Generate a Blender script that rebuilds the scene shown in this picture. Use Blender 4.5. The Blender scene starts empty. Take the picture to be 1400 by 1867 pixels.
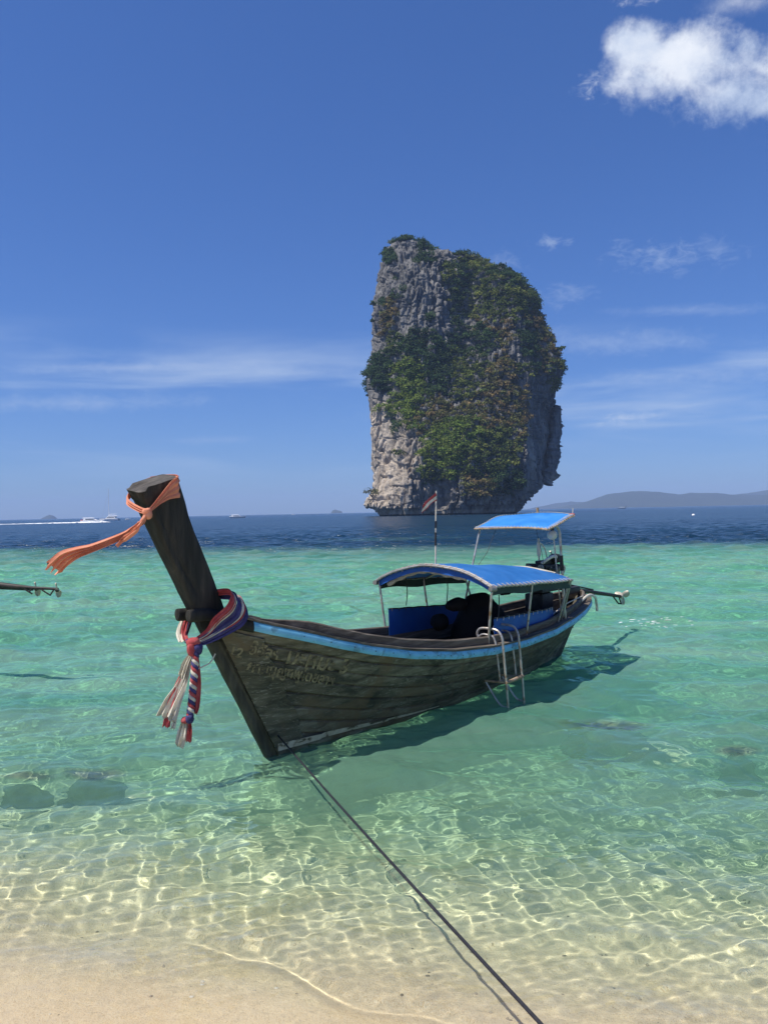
import bpy, bmesh, math, random
import numpy as np
from mathutils import Vector, Matrix

sc = bpy.context.scene
COL = sc.collection
R = math.radians
random.seed(4)

# ------------------------------------------------------------------ camera
EYE = 2.6                      # eye height above the water
FPX = 1402.0                   # focal length in pixels of a 1400 px wide picture
ROLL = 0.02
cam_data = bpy.data.cameras.new('camera')
cam = bpy.data.objects.new('camera', cam_data)
COL.objects.link(cam)
cam_data.sensor_fit = 'HORIZONTAL'
cam_data.sensor_width = 36.0
cam_data.lens = 36.0 * FPX / 1400.0
cam_data.clip_start = 0.05
cam_data.clip_end = 40000
cam.location = (0, 0, EYE)
cam.rotation_euler = (math.pi / 2, ROLL, 0)
sc.camera = cam

# ------------------------------------------------------------------ light
SUN = Vector((-0.43, -0.20, 0.88)).normalized()
sun_data = bpy.data.lights.new('sun', 'SUN')
sun = bpy.data.objects.new('sun', sun_data)
COL.objects.link(sun)
sun_data.energy = 5.0
sun_data.angle = R(0.53)
sun_data.color = (1.0, 0.93, 0.82)
sun.rotation_euler = SUN.to_track_quat('Z', 'Y').to_euler()
sun_data.cycles.is_caustics_light = True

sc.view_settings.view_transform = 'Standard'
sc.view_settings.look = 'None'
sc.view_settings.exposure = 0.16
sc.view_settings.gamma = 1.0
sc.view_settings.use_curve_mapping = False
sc.cycles.use_denoising = True
sc.cycles.max_bounces = 10
sc.cycles.diffuse_bounces = 3
sc.cycles.glossy_bounces = 3
sc.cycles.transmission_bounces = 6
sc.cycles.volume_bounces = 1
sc.cycles.sample_clamp_indirect = 6.0


class NT:
    """small shorthand for building node trees"""
    def __init__(self, nt):
        self.nt = nt

    def n(self, kind, **kw):
        o = self.nt.nodes.new(kind)
        for k, v in kw.items():
            setattr(o, k, v)
        return o

    def put(self, sock, v):
        if isinstance(v, bpy.types.NodeSocket):
            self.nt.links.new(v, sock)
        elif v is not None:
            sock.default_value = v

    def m(self, op, a, b=None, c=None, clamp=False):
        o = self.n('ShaderNodeMath', operation=op, use_clamp=clamp)
        for i, v in enumerate((a, b, c)):
            self.put(o.inputs[i], v)
        return o.outputs[0]

    def step(self, v, a, b):
        o = self.n('ShaderNodeMapRange', interpolation_type='SMOOTHSTEP')
        self.put(o.inputs['Value'], v)
        self.put(o.inputs['From Min'], a)
        self.put(o.inputs['From Max'], b)
        return o.outputs[0]

    def mix(self, f, a, b, blend='MIX'):
        o = self.n('ShaderNodeMix', data_type='RGBA', blend_type=blend)
        self.put(o.inputs[0], f)
        self.put(o.inputs[6], a)
        self.put(o.inputs[7], b)
        return o.outputs[2]

    def noise(self, vec, scale, detail=4, rough=0.55, dist=0.0):
        o = self.n('ShaderNodeTexNoise')
        self.put(o.inputs['Vector'], vec)
        o.inputs['Scale'].default_value = scale
        o.inputs['Detail'].default_value = detail
        o.inputs['Roughness'].default_value = rough
        o.inputs['Distortion'].default_value = dist
        return o.outputs[0]

    def vec(self, x, y, z):
        o = self.n('ShaderNodeCombineXYZ')
        for i, v in enumerate((x, y, z)):
            self.put(o.inputs[i], v)
        return o.outputs[0]

    def scale(self, v, s):
        o = self.n('ShaderNodeMapping')
        self.put(o.inputs['Vector'], v)
        o.inputs['Scale'].default_value = s
        return o.outputs[0]


# ------------------------------------------------------------------ sky
world = bpy.data.worlds.new('World')
sc.world = world
world.use_nodes = True
w = NT(world.node_tree)
bg = world.node_tree.nodes['Background']
bg.inputs[1].default_value = 0.10
sky = w.n('ShaderNodeTexSky', sky_type='NISHITA', sun_disc=False)
sky.sun_elevation = math.asin(SUN.z)
sky.sun_rotation = math.atan2(SUN.x, SUN.y)
sky.air_density = 1.0
sky.dust_density = 0.35
sky.ozone_density = 4.5
tone = w.n('ShaderNodeHueSaturation')
tone.inputs['Saturation'].default_value = 1.10
tone.inputs['Value'].default_value = 0.92
w.put(tone.inputs['Color'], sky.outputs[0])
gam = w.n('ShaderNodeGamma')
gam.inputs[1].default_value = 0.80
w.put(gam.inputs[0], w.mix(1.0, tone.outputs[0], (0.68, 0.83, 1.16, 1), 'MULTIPLY'))
skycol = w.mix(1.0, gam.outputs[0], (0.92, 1.12, 1.42, 1), 'MULTIPLY')
tcw = w.n('ShaderNodeTexCoord').outputs['Generated']
sep = w.n('ShaderNodeSeparateXYZ')
w.put(sep.inputs[0], tcw)
dx, dy, dz = sep.outputs
el = dz
az = w.m('ARCTAN2', dx, dy)
# thin streaks of high cloud low over the horizon, all the way round
sv = w.vec(w.m('MULTIPLY', az, 2.2), w.m('MULTIPLY', w.m('ADD', el, 0.035), 17.0), 3.7)
s1 = w.noise(sv, 1.15, 5, 0.55, 0.35)
s2 = w.noise(w.vec(w.m('MULTIPLY', az, 6.0), w.m('MULTIPLY', el, 30.0), 1.0), 1.0, 5, 0.6, 0.6)
band = w.m('MULTIPLY', w.step(el, 0.03, 0.11), w.m('SUBTRACT', 1.0, w.step(el, 0.15, 0.25)))
streak = w.m('MULTIPLY', w.step(s1, 0.44, 0.78), w.m('ADD', 0.45, w.m('MULTIPLY', s2, 0.6)))
streak = w.m('MULTIPLY', w.m('MULTIPLY', streak, band), 1.0)
# fair-weather cumulus: each entry is azimuth, elevation (tangents), half sizes, density
puff = None
sh = None
nz = w.noise(tcw, 7.0, 7, 0.60, 0.35)
nz2 = w.noise(tcw, 21.0, 6, 0.62, 0.2)
nz3 = w.noise(tcw, 62.0, 6, 0.65, 0.3)
nmix = w.m('ADD', w.m('MULTIPLY', nz, 0.55), w.m('ADD', w.m('MULTIPLY', nz2, 0.31), w.m('MULTIPLY', nz3, 0.14)))
front = w.step(dy, 0.02, 0.1)
gx = w.m('DIVIDE', dx, w.m('MAXIMUM', w.m('ABSOLUTE', dy), 0.02))
gz = w.m('DIVIDE', dz, w.m('MAXIMUM', w.m('ABSOLUTE', dy), 0.02))
CLOUDS = [(0.425, 0.580, 0.140, 0.070, 1.0), (0.50, 0.655, 0.12, 0.030, 0.7), (0.36, 0.675, 0.05, 0.02, 0.6), (0.345, 0.598, 0.058, 0.042, 1.0), (0.47, 0.535, 0.10, 0.06, 0.95),
          (0.56, 0.57, 0.12, 0.075, 1.0), (0.43, 0.685, 0.10, 0.035, 0.55), (0.280, 0.545, 0.022, 0.018, 0.6),
          (0.30, 0.215, 0.17, 0.022, 0.34), (0.43, 0.170, 0.20, 0.016, 0.34), (0.40, 0.255, 0.14, 0.010, 0.26), (-0.40, 0.150, 0.24, 0.015, 0.40), (-0.30, 0.195, 0.26, 0.009, 0.32), (-0.10, 0.185, 0.12, 0.008, 0.3), (-0.22, 0.098, 0.09, 0.007, 0.2), (0.309, 0.116, 0.026, 0.013, 0.75), (0.35, 0.118, 0.03, 0.010, 0.42), (0.225, 0.347, 0.034, 0.010, 0.42),
          (0.36, 0.325, 0.055, 0.024, 0.34), (0.445, 0.33, 0.04, 0.02, 0.22), (0.165, 0.318, 0.03, 0.018, 0.22),
          (0.235, 0.280, 0.05, 0.016, 0.24), (-0.95, 0.50, 0.12, 0.06, 0.8), (0.95, 0.42, 0.14, 0.05, 0.8)]
nsm = w.m('ADD', w.m('MULTIPLY', nz2, 0.45), w.m('MULTIPLY', w.noise(w.scale(tcw, (1, 1, 2.2)), 48.0, 7, 0.68, 0.9), 0.55))
for cx, cz, rx, rz, dens in CLOUDS:
    qx = w.m('DIVIDE', w.m('SUBTRACT', gx, cx), rx)
    qz = w.m('DIVIDE', w.m('SUBTRACT', gz, cz), rz)
    r2 = w.m('SQRT', w.m('ADD', w.m('MULTIPLY', qx, qx), w.m('MULTIPLY', qz, qz)))
    e = w.m('ADD', w.m('SUBTRACT', 1.0, r2), w.m('MULTIPLY', w.m('SUBTRACT', nmix if rx > 0.056 and rz > 0.025 else nsm, 0.5), 4.2 if rx > 0.056 and rz > 0.025 else (6.0 if rx < 0.08 else 2.6)))
    e = w.m('MULTIPLY', w.step(e, -0.08, 0.85 if dens > 0.9 else 1.5), dens)
    puff = e if puff is None else w.m('MAXIMUM', puff, e)
puff = w.m('MULTIPLY', puff, front)
shade = w.m('ADD', w.m('MULTIPLY', w.noise(w.scale(tcw, (1, 1, 1.5)), 10.0, 6, 0.6), 0.8), w.m('MULTIPLY', w.m('SUBTRACT', gz, 0.50), 0.9))
cloudcol = w.mix(w.step(shade, 0.32, 0.62), (4.6, 5.6, 7.5, 1), (7.8, 8.2, 9.0, 1))
final = w.mix(streak, skycol, (4.6, 5.7, 7.6, 1))
final = w.mix(puff, final, cloudcol)
w.put(bg.inputs[0], final)


# ------------------------------------------------------------------ helpers
def vnoise(P, seed=0):
    P = np.asarray(P, float)
    i = np.floor(P).astype(np.int64)
    f = P - i
    f = f * f * (3 - 2 * f)

    def h(a, b, c):
        n = (a * 374761393 + b * 668265263 + c * 2147483647 + seed * 974711) & 0xFFFFFFFF
        n = ((n ^ (n >> 13)) * 1274126177) & 0xFFFFFFFF
        n = ((n ^ (n >> 16)) * 2246822519) & 0xFFFFFFFF
        return ((n ^ (n >> 15)) & 0xFFFF) / 65535.0
    x, y, z = i[..., 0], i[..., 1], i[..., 2]
    fx, fy, fz = f[..., 0], f[..., 1], f[..., 2]
    r = 0
    for a in (0, 1):
        for b in (0, 1):
            for c in (0, 1):
                wt = (fx if a else 1 - fx) * (fy if b else 1 - fy) * (fz if c else 1 - fz)
                r = r + wt * h(x + a, y + b, z + c)
    return r


def fbm(P, oct=4, seed=0, gain=0.5):
    P = np.asarray(P, float)
    s, a, t = 0, 1.0, 0
    for o in range(oct):
        s = s + a * vnoise(P * 2 ** o + 17.3 * o, seed + o)
        t += a
        a *= gain
    return s / t - 0.5


def link(name, verts, faces, mat, parent=None, smooth=True):
    me = bpy.data.meshes.new(name)
    me.from_pydata([tuple(map(float, v)) for v in verts], [], [tuple(map(int, f)) for f in faces])
    if smooth:
        me.polygons.foreach_set('use_smooth', [True] * len(me.polygons))
    if mat:
        me.materials.append(mat)
    me.update()
    o = bpy.data.objects.new(name, me)
    COL.objects.link(o)
    if parent:
        o.parent = parent
    return o


def tag(o, label=None, cat=None, group=None, kind=None):
    if label: o['label'] = label
    if cat: o['category'] = cat
    if group: o['group'] = group
    if kind: o['kind'] = kind
    return o


def empty(name, loc=(0, 0, 0), rz=0.0, label=None, cat=None, group=None):
    o = bpy.data.objects.new(name, None)
    COL.objects.link(o)
    o.location = loc
    o.rotation_euler = (0, 0, rz)
    o.empty_display_size = 0.2
    return tag(o, label, cat, group)


class MB:
    """collects shapes and links them as one mesh"""
    def __init__(self):
        self.v, self.f = [], []

    def add(self, v, f):
        b = len(self.v)
        self.v += [tuple(map(float, p)) for p in v]
        self.f += [tuple(b + int(i) for i in q) for q in f]
        return self

    def box(self, c, s, rot=None):
        p = []
        for z in (-1, 1):
            for y in (-1, 1):
                for x in (-1, 1):
                    q = Vector((x * s[0] / 2, y * s[1] / 2, z * s[2] / 2))
                    if rot is not None:
                        q = rot @ q
                    p.append((q.x + c[0], q.y + c[1], q.z + c[2]))
        return self.add(p, [(0, 2, 3, 1), (4, 5, 7, 6), (0, 1, 5, 4), (2, 6, 7, 3), (0, 4, 6, 2), (1, 3, 7, 5)])

    def tube(self, path, r, n=8, cap=True):
        path = [Vector(p) for p in path]
        rs = r if hasattr(r, '__len__') else [r] * len(path)
        up = None
        v, f = [], []
        for i, p in enumerate(path):
            t = (path[min(i + 1, len(path) - 1)] - path[max(i - 1, 0)]).normalized()
            if up is None:
                up = Vector((0, 0, 1)) if abs(t.z) < 0.9 else Vector((1, 0, 0))
            a = (up - t * up.dot(t))
            if a.length < 1e-5:
                a = Vector((1, 0.3, 0)) - t * t.x
            a.normalize()
            up = a
            b = t.cross(a)
            for k in range(n):
                g = 2 * math.pi * k / n
                v.append(p + (a * math.cos(g) + b * math.sin(g)) * rs[i])
        for i in range(len(path) - 1):
            for k in range(n):
                f.append((i * n + k, i * n + (k + 1) % n, (i + 1) * n + (k + 1) % n, (i + 1) * n + k))
        if cap:
            f.append(tuple(reversed(range(n))))
            f.append(tuple((len(path) - 1) * n + k for k in range(n)))
        return self.add(v, f)

    def blob(self, c, r, seed=0, amp=0.15, nu=14, nv=9, fr=1.6):
        v, f = [], []
        for j in range(nv + 1):
            th = math.pi * j / nv
            for i in range(nu):
                ph = 2 * math.pi * i / nu
                v.append((math.sin(th) * math.cos(ph), math.sin(th) * math.sin(ph), math.cos(th)))
        v = np.array(v)
        k = 1 + amp * 2 * fbm(v * fr + seed * 7.1 + 20, 3, seed)
        v = v * k[:, None] * np.array(r) + np.array(c)
        for j in range(nv):
            for i in range(nu):
                f.append((j * nu + i, (j + 1) * nu + i, (j + 1) * nu + (i + 1) % nu, j * nu + (i + 1) % nu))
        return self.add(v, f)

    def grid(self, G, thick=0.0, closed=False):
        """G: (nu, nv, 3) array of points, optionally given a thickness"""
        G = np.asarray(G, float)
        nu, nv = G.shape[:2]

        def quads(off, flip):
            q = []
            for i in range(nu - 1):
                for j in range(nv - 1):
                    a = (off + i * nv + j, off + i * nv + j + 1, off + (i + 1) * nv + j + 1, off + (i + 1) * nv + j)
                    q.append(a[::-1] if flip else a)
            return q
        if not thick:
            return self.add(G.reshape(-1, 3), quads(0, False))
        du = np.gradient(G, axis=0)
        dv = np.gradient(G, axis=1)
        nn = np.cross(du, dv)
        nn /= np.linalg.norm(nn, axis=2, keepdims=True) + 1e-9
        A = G + nn * thick / 2
        B = G - nn * thick / 2
        v = np.concatenate([A.reshape(-1, 3), B.reshape(-1, 3)])
        o = nu * nv
        f = quads(0, True) + quads(o, False)
        ring = [i * nv for i in range(nu)] + [(nu - 1) * nv + j for j in range(1, nv)] + \
               [i * nv + nv - 1 for i in range(nu - 2, -1, -1)] + [j for j in range(nv - 2, 0, -1)]
        for a, b in zip(ring, ring[1:] + ring[:1]):
            f.append((a, b, o + b, o + a))
        return self.add(v, f)

    def build(self, name, mat, parent=None, smooth=True, bevel=0.0):
        o = link(name, self.v, self.f, mat, parent, smooth)
        if bevel:
            bm = bmesh.new()
            bm.from_mesh(o.data)
            bmesh.ops.bevel(bm, geom=[e for e in bm.edges if e.calc_face_angle(0) > 0.7], offset=bevel, segments=2, profile=0.6, affect='EDGES')
            bm.to_mesh(o.data)
            bm.free()
        if smooth:
            o.data.polygons.foreach_set('use_smooth', [True] * len(o.data.polygons))
            o.data.set_sharp_from_angle(angle=R(38))
        return o


def smooth_path(pts, n=6):
    """Catmull-Rom through the points"""
    P = [np.array(p, float) for p in pts]
    P = [2 * P[0] - P[1]] + P + [2 * P[-1] - P[-2]]
    out = []
    for i in range(1, len(P) - 2):
        for k in range(n):
            t = k / n
            a, b, c, d = P[i - 1:i + 3]
            out.append(0.5 * ((2 * b) + (c - a) * t + (2 * a - 5 * b + 4 * c - d) * t * t + (3 * b - a - 3 * c + d) * t ** 3))
    out.append(P[-2])
    return out


def pm(name, cols, scale=3.0, stretch=(1, 1, 1), rough=0.7, bump=0.0, bscale=None, metal=0.0, detail=6, spec=0.4, dist=0.4,
       grime=None, gscale=1.2, sheen=0.0, trans=0.0, plank=False):
    """noise driven material: cols is a list of (position, rgb)"""
    m = bpy.data.materials.new(name)
    m.use_nodes = True
    t = NT(m.node_tree)
    b = m.node_tree.nodes['Principled BSDF']
    tc = t.n('ShaderNodeTexCoord').outputs['Object']
    v = t.scale(tc, stretch)
    nz = t.noise(v, scale, detail, 0.6, dist)
    r = t.n('ShaderNodeValToRGB')
    t.put(r.inputs[0], nz)
    el = r.color_ramp.elements
    while len(el) < len(cols):
        el.new(0.5)
    for e, (p, c) in zip(el, cols):
        e.position = p
        e.color = (*c, 1)
    c = r.outputs[0]
    if plank:
        oi = t.n('ShaderNodeObjectInfo').outputs['Random']
        c = t.mix(1.0, c, t.mix(oi, (0.62, 0.62, 0.60, 1), (1.30, 1.26, 1.20, 1)), 'MULTIPLY')
        sc1 = t.noise(t.scale(tc, (2.2, 2.2, 9)), 3.0, 9, 0.72, 1.6)
        c = t.mix(t.m('MULTIPLY', t.step(sc1, 0.54, 0.64), 0.62), c, (0.30, 0.29, 0.24, 1))
        sc2 = t.noise(t.scale(tc, (1.1, 1.1, 2.4)), 2.0, 7, 0.66, 0.8)
        c = t.mix(t.m('MULTIPLY', t.step(sc2, 0.50, 0.36), 0.75), c, (0.020, 0.021, 0.017, 1))
    if grime:
        g = t.step(t.noise(tc, gscale, 5, 0.65, 0.8), 0.48, 0.68)
        c = t.mix(g, c, (*grime, 1))
    t.put(b.inputs['Base Color'], c)
    b.inputs['Metallic'].default_value = metal
    b.inputs['Specular IOR Level'].default_value = spec
    t.put(b.inputs['Roughness'], t.m('ADD', rough - 0.12, t.m('MULTIPLY', nz, 0.24)))
    if sheen:
        b.inputs['Sheen Weight'].default_value = sheen
    if trans:
        # thin cloth: part of the light comes through
        tl = t.n('ShaderNodeBsdfTranslucent')
        t.put(tl.inputs[0], c)
        mx = t.n('ShaderNodeMixShader')
        mx.inputs[0].default_value = trans
        t.put(mx.inputs[1], b.outputs[0])
        t.put(mx.inputs[2], tl.outputs[0])
        t.put(m.node_tree.nodes['Material Output'].inputs[0], mx.outputs[0])
    if bump:
        bp = t.n('ShaderNodeBump')
        bp.inputs['Strength'].default_value = 1.0
        bp.inputs['Distance'].default_value = bump
        t.put(bp.inputs['Height'], t.noise(v, bscale or scale * 2.2, 6, 0.62, 0.3))
        t.put(b.inputs['Normal'], bp.outputs[0])
    return m


# ------------------------------------------------------------------ materials
M = {}
M['hull'] = pm('weathered_hull_wood', [(0.28, (0.026, 0.025, 0.019)), (0.44, (0.088, 0.085, 0.062)), (0.58, (0.155, 0.148, 0.110)), (0.74, (0.28, 0.27, 0.22))],
               2.6, (0.8, 1, 4.5), 0.80, 0.008, 9, grime=(0.12, 0.092, 0.055), gscale=1.5, plank=True)
M['post'] = pm('old_dark_post_wood', [(0.26, (0.010, 0.010, 0.010)), (0.46, (0.024, 0.024, 0.022)), (0.62, (0.042, 0.040, 0.035)), (0.80, (0.115, 0.095, 0.07))], 5.0, (2.2, 2.2, 0.32), 0.78, 0.016, 6, spec=0.25, detail=9)
M['stem'] = pm('weathered_stem_wood', [(0.26, (0.020, 0.019, 0.016)), (0.46, (0.050, 0.047, 0.036)), (0.62, (0.085, 0.08, 0.06)), (0.80, (0.16, 0.145, 0.11))], 4.0, (2.2, 2.2, 0.5), 0.8, 0.012, 7, detail=9)
M['post_end'] = pm('weathered_end_grain', [(0.3, (0.030, 0.027, 0.024)), (0.55, (0.085, 0.077, 0.068)), (0.8, (0.17, 0.155, 0.135))], 5.0, (1.0, 5, 3), 0.85, 0.012, 9)
M['hull_dark'] = pm('tarred_wood', [(0.3, (0.012, 0.012, 0.011)), (0.55, (0.030, 0.030, 0.026)), (0.8, (0.075, 0.070, 0.055))], 3.2, (1.6, 1.6, 0.7), 0.68, 0.006, 7)
M['grey_wood'] = pm('bleached_grey_timber', [(0.25, (0.045, 0.036, 0.027)), (0.5, (0.12, 0.10, 0.078)), (0.75, (0.24, 0.205, 0.165))], 4.0, (0.35, 5, 5), 0.82, 0.003, 14)
M['deck'] = pm('dark_floor_wood', [(0.3, (0.025, 0.021, 0.017)), (0.6, (0.06, 0.05, 0.04)), (0.8, (0.11, 0.09, 0.07))], 4.0, (0.35, 5, 5), 0.85, 0.003, 14)
M['blue_paint'] = pm('worn_light_blue_paint', [(0.28, (0.11, 0.36, 0.56)), (0.5, (0.16, 0.47, 0.70)), (0.72, (0.23, 0.54, 0.76))], 5, (1, 1, 1), 0.5, 0.002, 22,
                     grime=(0.10, 0.24, 0.33), gscale=7.5)
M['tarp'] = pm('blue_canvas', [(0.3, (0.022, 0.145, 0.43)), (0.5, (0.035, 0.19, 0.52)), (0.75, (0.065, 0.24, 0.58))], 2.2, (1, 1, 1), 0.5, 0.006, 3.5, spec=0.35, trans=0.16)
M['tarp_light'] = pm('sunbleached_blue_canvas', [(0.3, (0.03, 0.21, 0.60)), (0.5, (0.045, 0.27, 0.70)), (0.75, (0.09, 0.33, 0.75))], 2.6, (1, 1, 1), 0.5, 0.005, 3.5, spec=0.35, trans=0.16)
M['curtain'] = pm('dark_blue_curtain', [(0.3, (0.012, 0.085, 0.33)), (0.6, (0.02, 0.12, 0.45)), (0.8, (0.04, 0.16, 0.50))], 2.2, (1, 1, 1), 0.5, 0.008, 4, trans=0.14)
M['green_valance'] = pm('dark_green_canvas', [(0.3, (0.012, 0.03, 0.026)), (0.7, (0.03, 0.055, 0.045))], 4, rough=0.7)
M['steel'] = pm('dull_steel_pipe', [(0.3, (0.30, 0.29, 0.27)), (0.6, (0.48, 0.47, 0.45)), (0.8, (0.62, 0.61, 0.58))], 6, rough=0.42, metal=0.55, grime=(0.26, 0.16, 0.08), gscale=9)
M['rusty'] = pm('rusty_step', [(0.3, (0.20, 0.11, 0.05)), (0.6, (0.40, 0.30, 0.20)), (0.8, (0.5, 0.44, 0.36))], 9, rough=0.75, metal=0.1)
M['cord'] = pm('pale_lacing_cord', [(0.3, (0.42, 0.38, 0.32)), (0.7, (0.68, 0.63, 0.55))], 20, rough=0.9)
M['rope'] = pm('wet_black_rope', [(0.3, (0.008, 0.008, 0.012)), (0.7, (0.03, 0.03, 0.038))], 40, rough=0.6)
M['black'] = pm('black_cover', [(0.3, (0.004, 0.004, 0.004)), (0.7, (0.014, 0.014, 0.014))], 3, rough=0.85, bump=0.02, bscale=4, spec=0.2)
M['engine'] = pm('oily_black_iron', [(0.3, (0.010, 0.010, 0.010)), (0.55, (0.03, 0.03, 0.028)), (0.8, (0.09, 0.085, 0.075))], 9, rough=0.55, metal=0.3, bump=0.003)
M['engine_grey'] = pm('grey_alloy', [(0.3, (0.15, 0.15, 0.14)), (0.7, (0.34, 0.33, 0.30))], 9, rough=0.5, metal=0.5)
M['white_hose'] = pm('dirty_white_hose', [(0.3, (0.5, 0.46, 0.38)), (0.7, (0.75, 0.71, 0.62))], 6, rough=0.6)
M['shaft'] = pm('dark_painted_shaft', [(0.3, (0.012, 0.011, 0.011)), (0.6, (0.035, 0.030, 0.028)), (0.8, (0.10, 0.07, 0.05))], 6, (0.5, 3, 3), rough=0.6)
M['propeller'] = pm('pale_propeller_metal', [(0.3, (0.40, 0.36, 0.28)), (0.7, (0.62, 0.58, 0.48))], 6, rough=0.5, metal=0.25)
M['lamp'] = pm('frosted_lamp_glass', [(0.3, (0.42, 0.42, 0.36)), (0.7, (0.58, 0.58, 0.5))], 3, rough=0.35)
M['orange'] = pm('faded_orange_cloth', [(0.3, (0.72, 0.27, 0.155)), (0.55, (0.84, 0.38, 0.245)), (0.8, (0.88, 0.50, 0.36))], 6, (1, 1, 1), 0.85, 0.004, 26, trans=0.30)
M['red'] = pm('faded_red_cloth', [(0.3, (0.33, 0.040, 0.045)), (0.55, (0.46, 0.085, 0.09)), (0.8, (0.58, 0.22, 0.20))], 9, (1, 1, 1), 0.85, 0.003, 30, trans=0.2)
M['navy'] = pm('faded_purple_blue_cloth', [(0.3, (0.038, 0.036, 0.12)), (0.6, (0.068, 0.064, 0.20)), (0.8, (0.17, 0.15, 0.32))], 9, (1, 1, 1), 0.85, 0.003, 30, trans=0.15)
M['white_cloth'] = pm('grubby_white_cloth', [(0.3, (0.54, 0.50, 0.40)), (0.6, (0.74, 0.70, 0.60)), (0.8, (0.82, 0.79, 0.71))], 7, (1, 1, 1), 0.88, 0.003, 28, trans=0.2)
M['boat_white'] = pm('white_gelcoat', [(0.3, (0.84, 0.84, 0.84)), (0.7, (0.90, 0.90, 0.89))], 0.4, rough=0.35)
M['boat_glass'] = pm('dark_boat_window', [(0.3, (0.02, 0.03, 0.04)), (0.7, (0.05, 0.07, 0.09))], 0.4, rough=0.15)
M['boat_red'] = pm('red_engine_cover', [(0.3, (0.45, 0.04, 0.03)), (0.7, (0.6, 0.07, 0.05))], 0.6, rough=0.5)
M['foam'] = pm('sea_foam', [(0.3, (0.70, 0.73, 0.75)), (0.7, (0.88, 0.89, 0.9))], 0.7, rough=0.9)
M['lettering'] = pm('worn_cream_lettering', [(0.40, (0.05, 0.045, 0.032)), (0.50, (0.19, 0.165, 0.10)), (0.75, (0.32, 0.28, 0.18))], 14, rough=0.85, detail=8)
M['stripe'] = pm('flaking_white_stripe', [(0.40, (0.10, 0.085, 0.055)), (0.46, (0.42, 0.38, 0.29)), (0.7, (0.60, 0.57, 0.47))], 7, (1, 1, 1.5), rough=0.8, detail=8, bump=0.003)
M['seaweed_rock'] = pm('algae_covered_rock', [(0.3, (0.03, 0.05, 0.045)), (0.55, (0.07, 0.10, 0.085)), (0.8, (0.13, 0.16, 0.12))], 4, rough=0.9, bump=0.03)


# ------------------------------------------------------------------ water and sea bed
def shore(x):
    """distance of the water's edge from the camera line at x"""
    return 3.20 - 0.20 * x - 0.02 * x * x * np.sign(x) * 0


def bed(x, y):
    x = np.asarray(x, float); y = np.asarray(y, float)
    d = y - shore(np.clip(x, -6, 6)) * np.clip((40 - y) / 30, 0, 1)
    edge = 33.0 - 0.22 * np.clip(x, -40, 40) + 44 * fbm(np.stack([x / 19, y / 15, x * 0], -1), 4, 5)
    z = np.interp(d, [-30, -6, -1.2, 0, 0.8, 2.2, 4.4, 8, 16, 30, 44], [3.2, 1.2, 0.16, 0.0, -0.06, -0.33, -1.0, -1.5, -1.75, -1.85, -1.9])
    near = np.clip(1 - np.abs(y) / 60, 0, 1)
    z = z + 0.16 * fbm(np.stack([x / 2.6, y / 1.7, x * 0], -1), 3, 9) * np.clip(d / 5, 0, 1) * near
    z = z + 0.035 * fbm(np.stack([x / 0.55, y / 0.4, x * 0], -1), 3, 2) * np.clip(d / 1.5, 0.16, 1) * near
    drop = np.clip((y - edge) / 44, 0, 1)
    return z - 3.2 * drop ** 1.15


rng = np.random.default_rng(11)
WAVES = []
for i in range(54):
    lam = 0.058 * (2.7 / 0.058) ** ((i + rng.random()) / 54)
    th = rng.normal(-1.70, 0.45 + 0.35 * min(1, 0.3 / lam))
    WAVES.append((2 * math.pi / lam * math.cos(th), 2 * math.pi / lam * math.sin(th), 0.0046 * lam ** 0.88, rng.random() * 6.28, lam))
# line of the little wave that runs up the beach
SW = np.array([(-4.0, 5.6), (-2.2, 4.95), (-1.10, 4.72), (-0.80, 4.48), (-0.50, 4.25), (-0.22, 4.10), (0.06, 3.94), (0.45, 3.78), (1.4, 3.4), (3.0, 2.7)])


def wave_z(X, Y, space):
    Z = np.zeros_like(X)
    warp = 0.7 * np.sin(X * 0.9 + Y * 0.5) + 0.5 * np.sin(Y * 0.7 - X * 0.33)
    patch = 0.55 + 0.55 * (fbm(np.stack([X / 5, Y / 5, X * 0], -1), 2, 31) + 0.5) + 0.75 * (fbm(np.stack([X / 1.3, Y / 0.9, X * 0], -1), 2, 37) + 0.35)
    for kx, ky, a, p, lam in WAVES:
        f = np.clip((lam / space - 2.5) / 2.5, 0, 1)
        s = np.sin(kx * X + ky * Y + p + 0.8 * warp * min(1, lam))
        Z += f * a * (s + 0.25 * (s * s - 0.5)) * patch
    return Z


def water_level(X, Y, space=None):
    if space is None:
        space = Y * 0.0042
    dep = -bed(X, Y)
    calm = np.clip((dep + 0.03) / 0.17, 0.10, 1.0)
    far = np.clip(0.70 + Y / 24, 0.80, 2.8)
    Z = wave_z(X, Y, space) * calm * far
    # run-up wave: a low step of water with a rounded front
    yl = np.interp(X, SW[:, 0], SW[:, 1]) + 0.05 * np.sin(X * 7) + 0.10 * fbm(np.stack([X * 3, X * 0, X * 0], -1), 3, 3)
    e = (Y - yl)
    side = np.clip((X + 1.5) / 0.6, 0, 1)
    Z += side * 0.034 / (1 + np.exp(-np.clip(e / 0.014, -40, 40))) * np.exp(-np.clip(e, 0, 9) / 0.9)
    return Z + 0.015, dep


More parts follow.
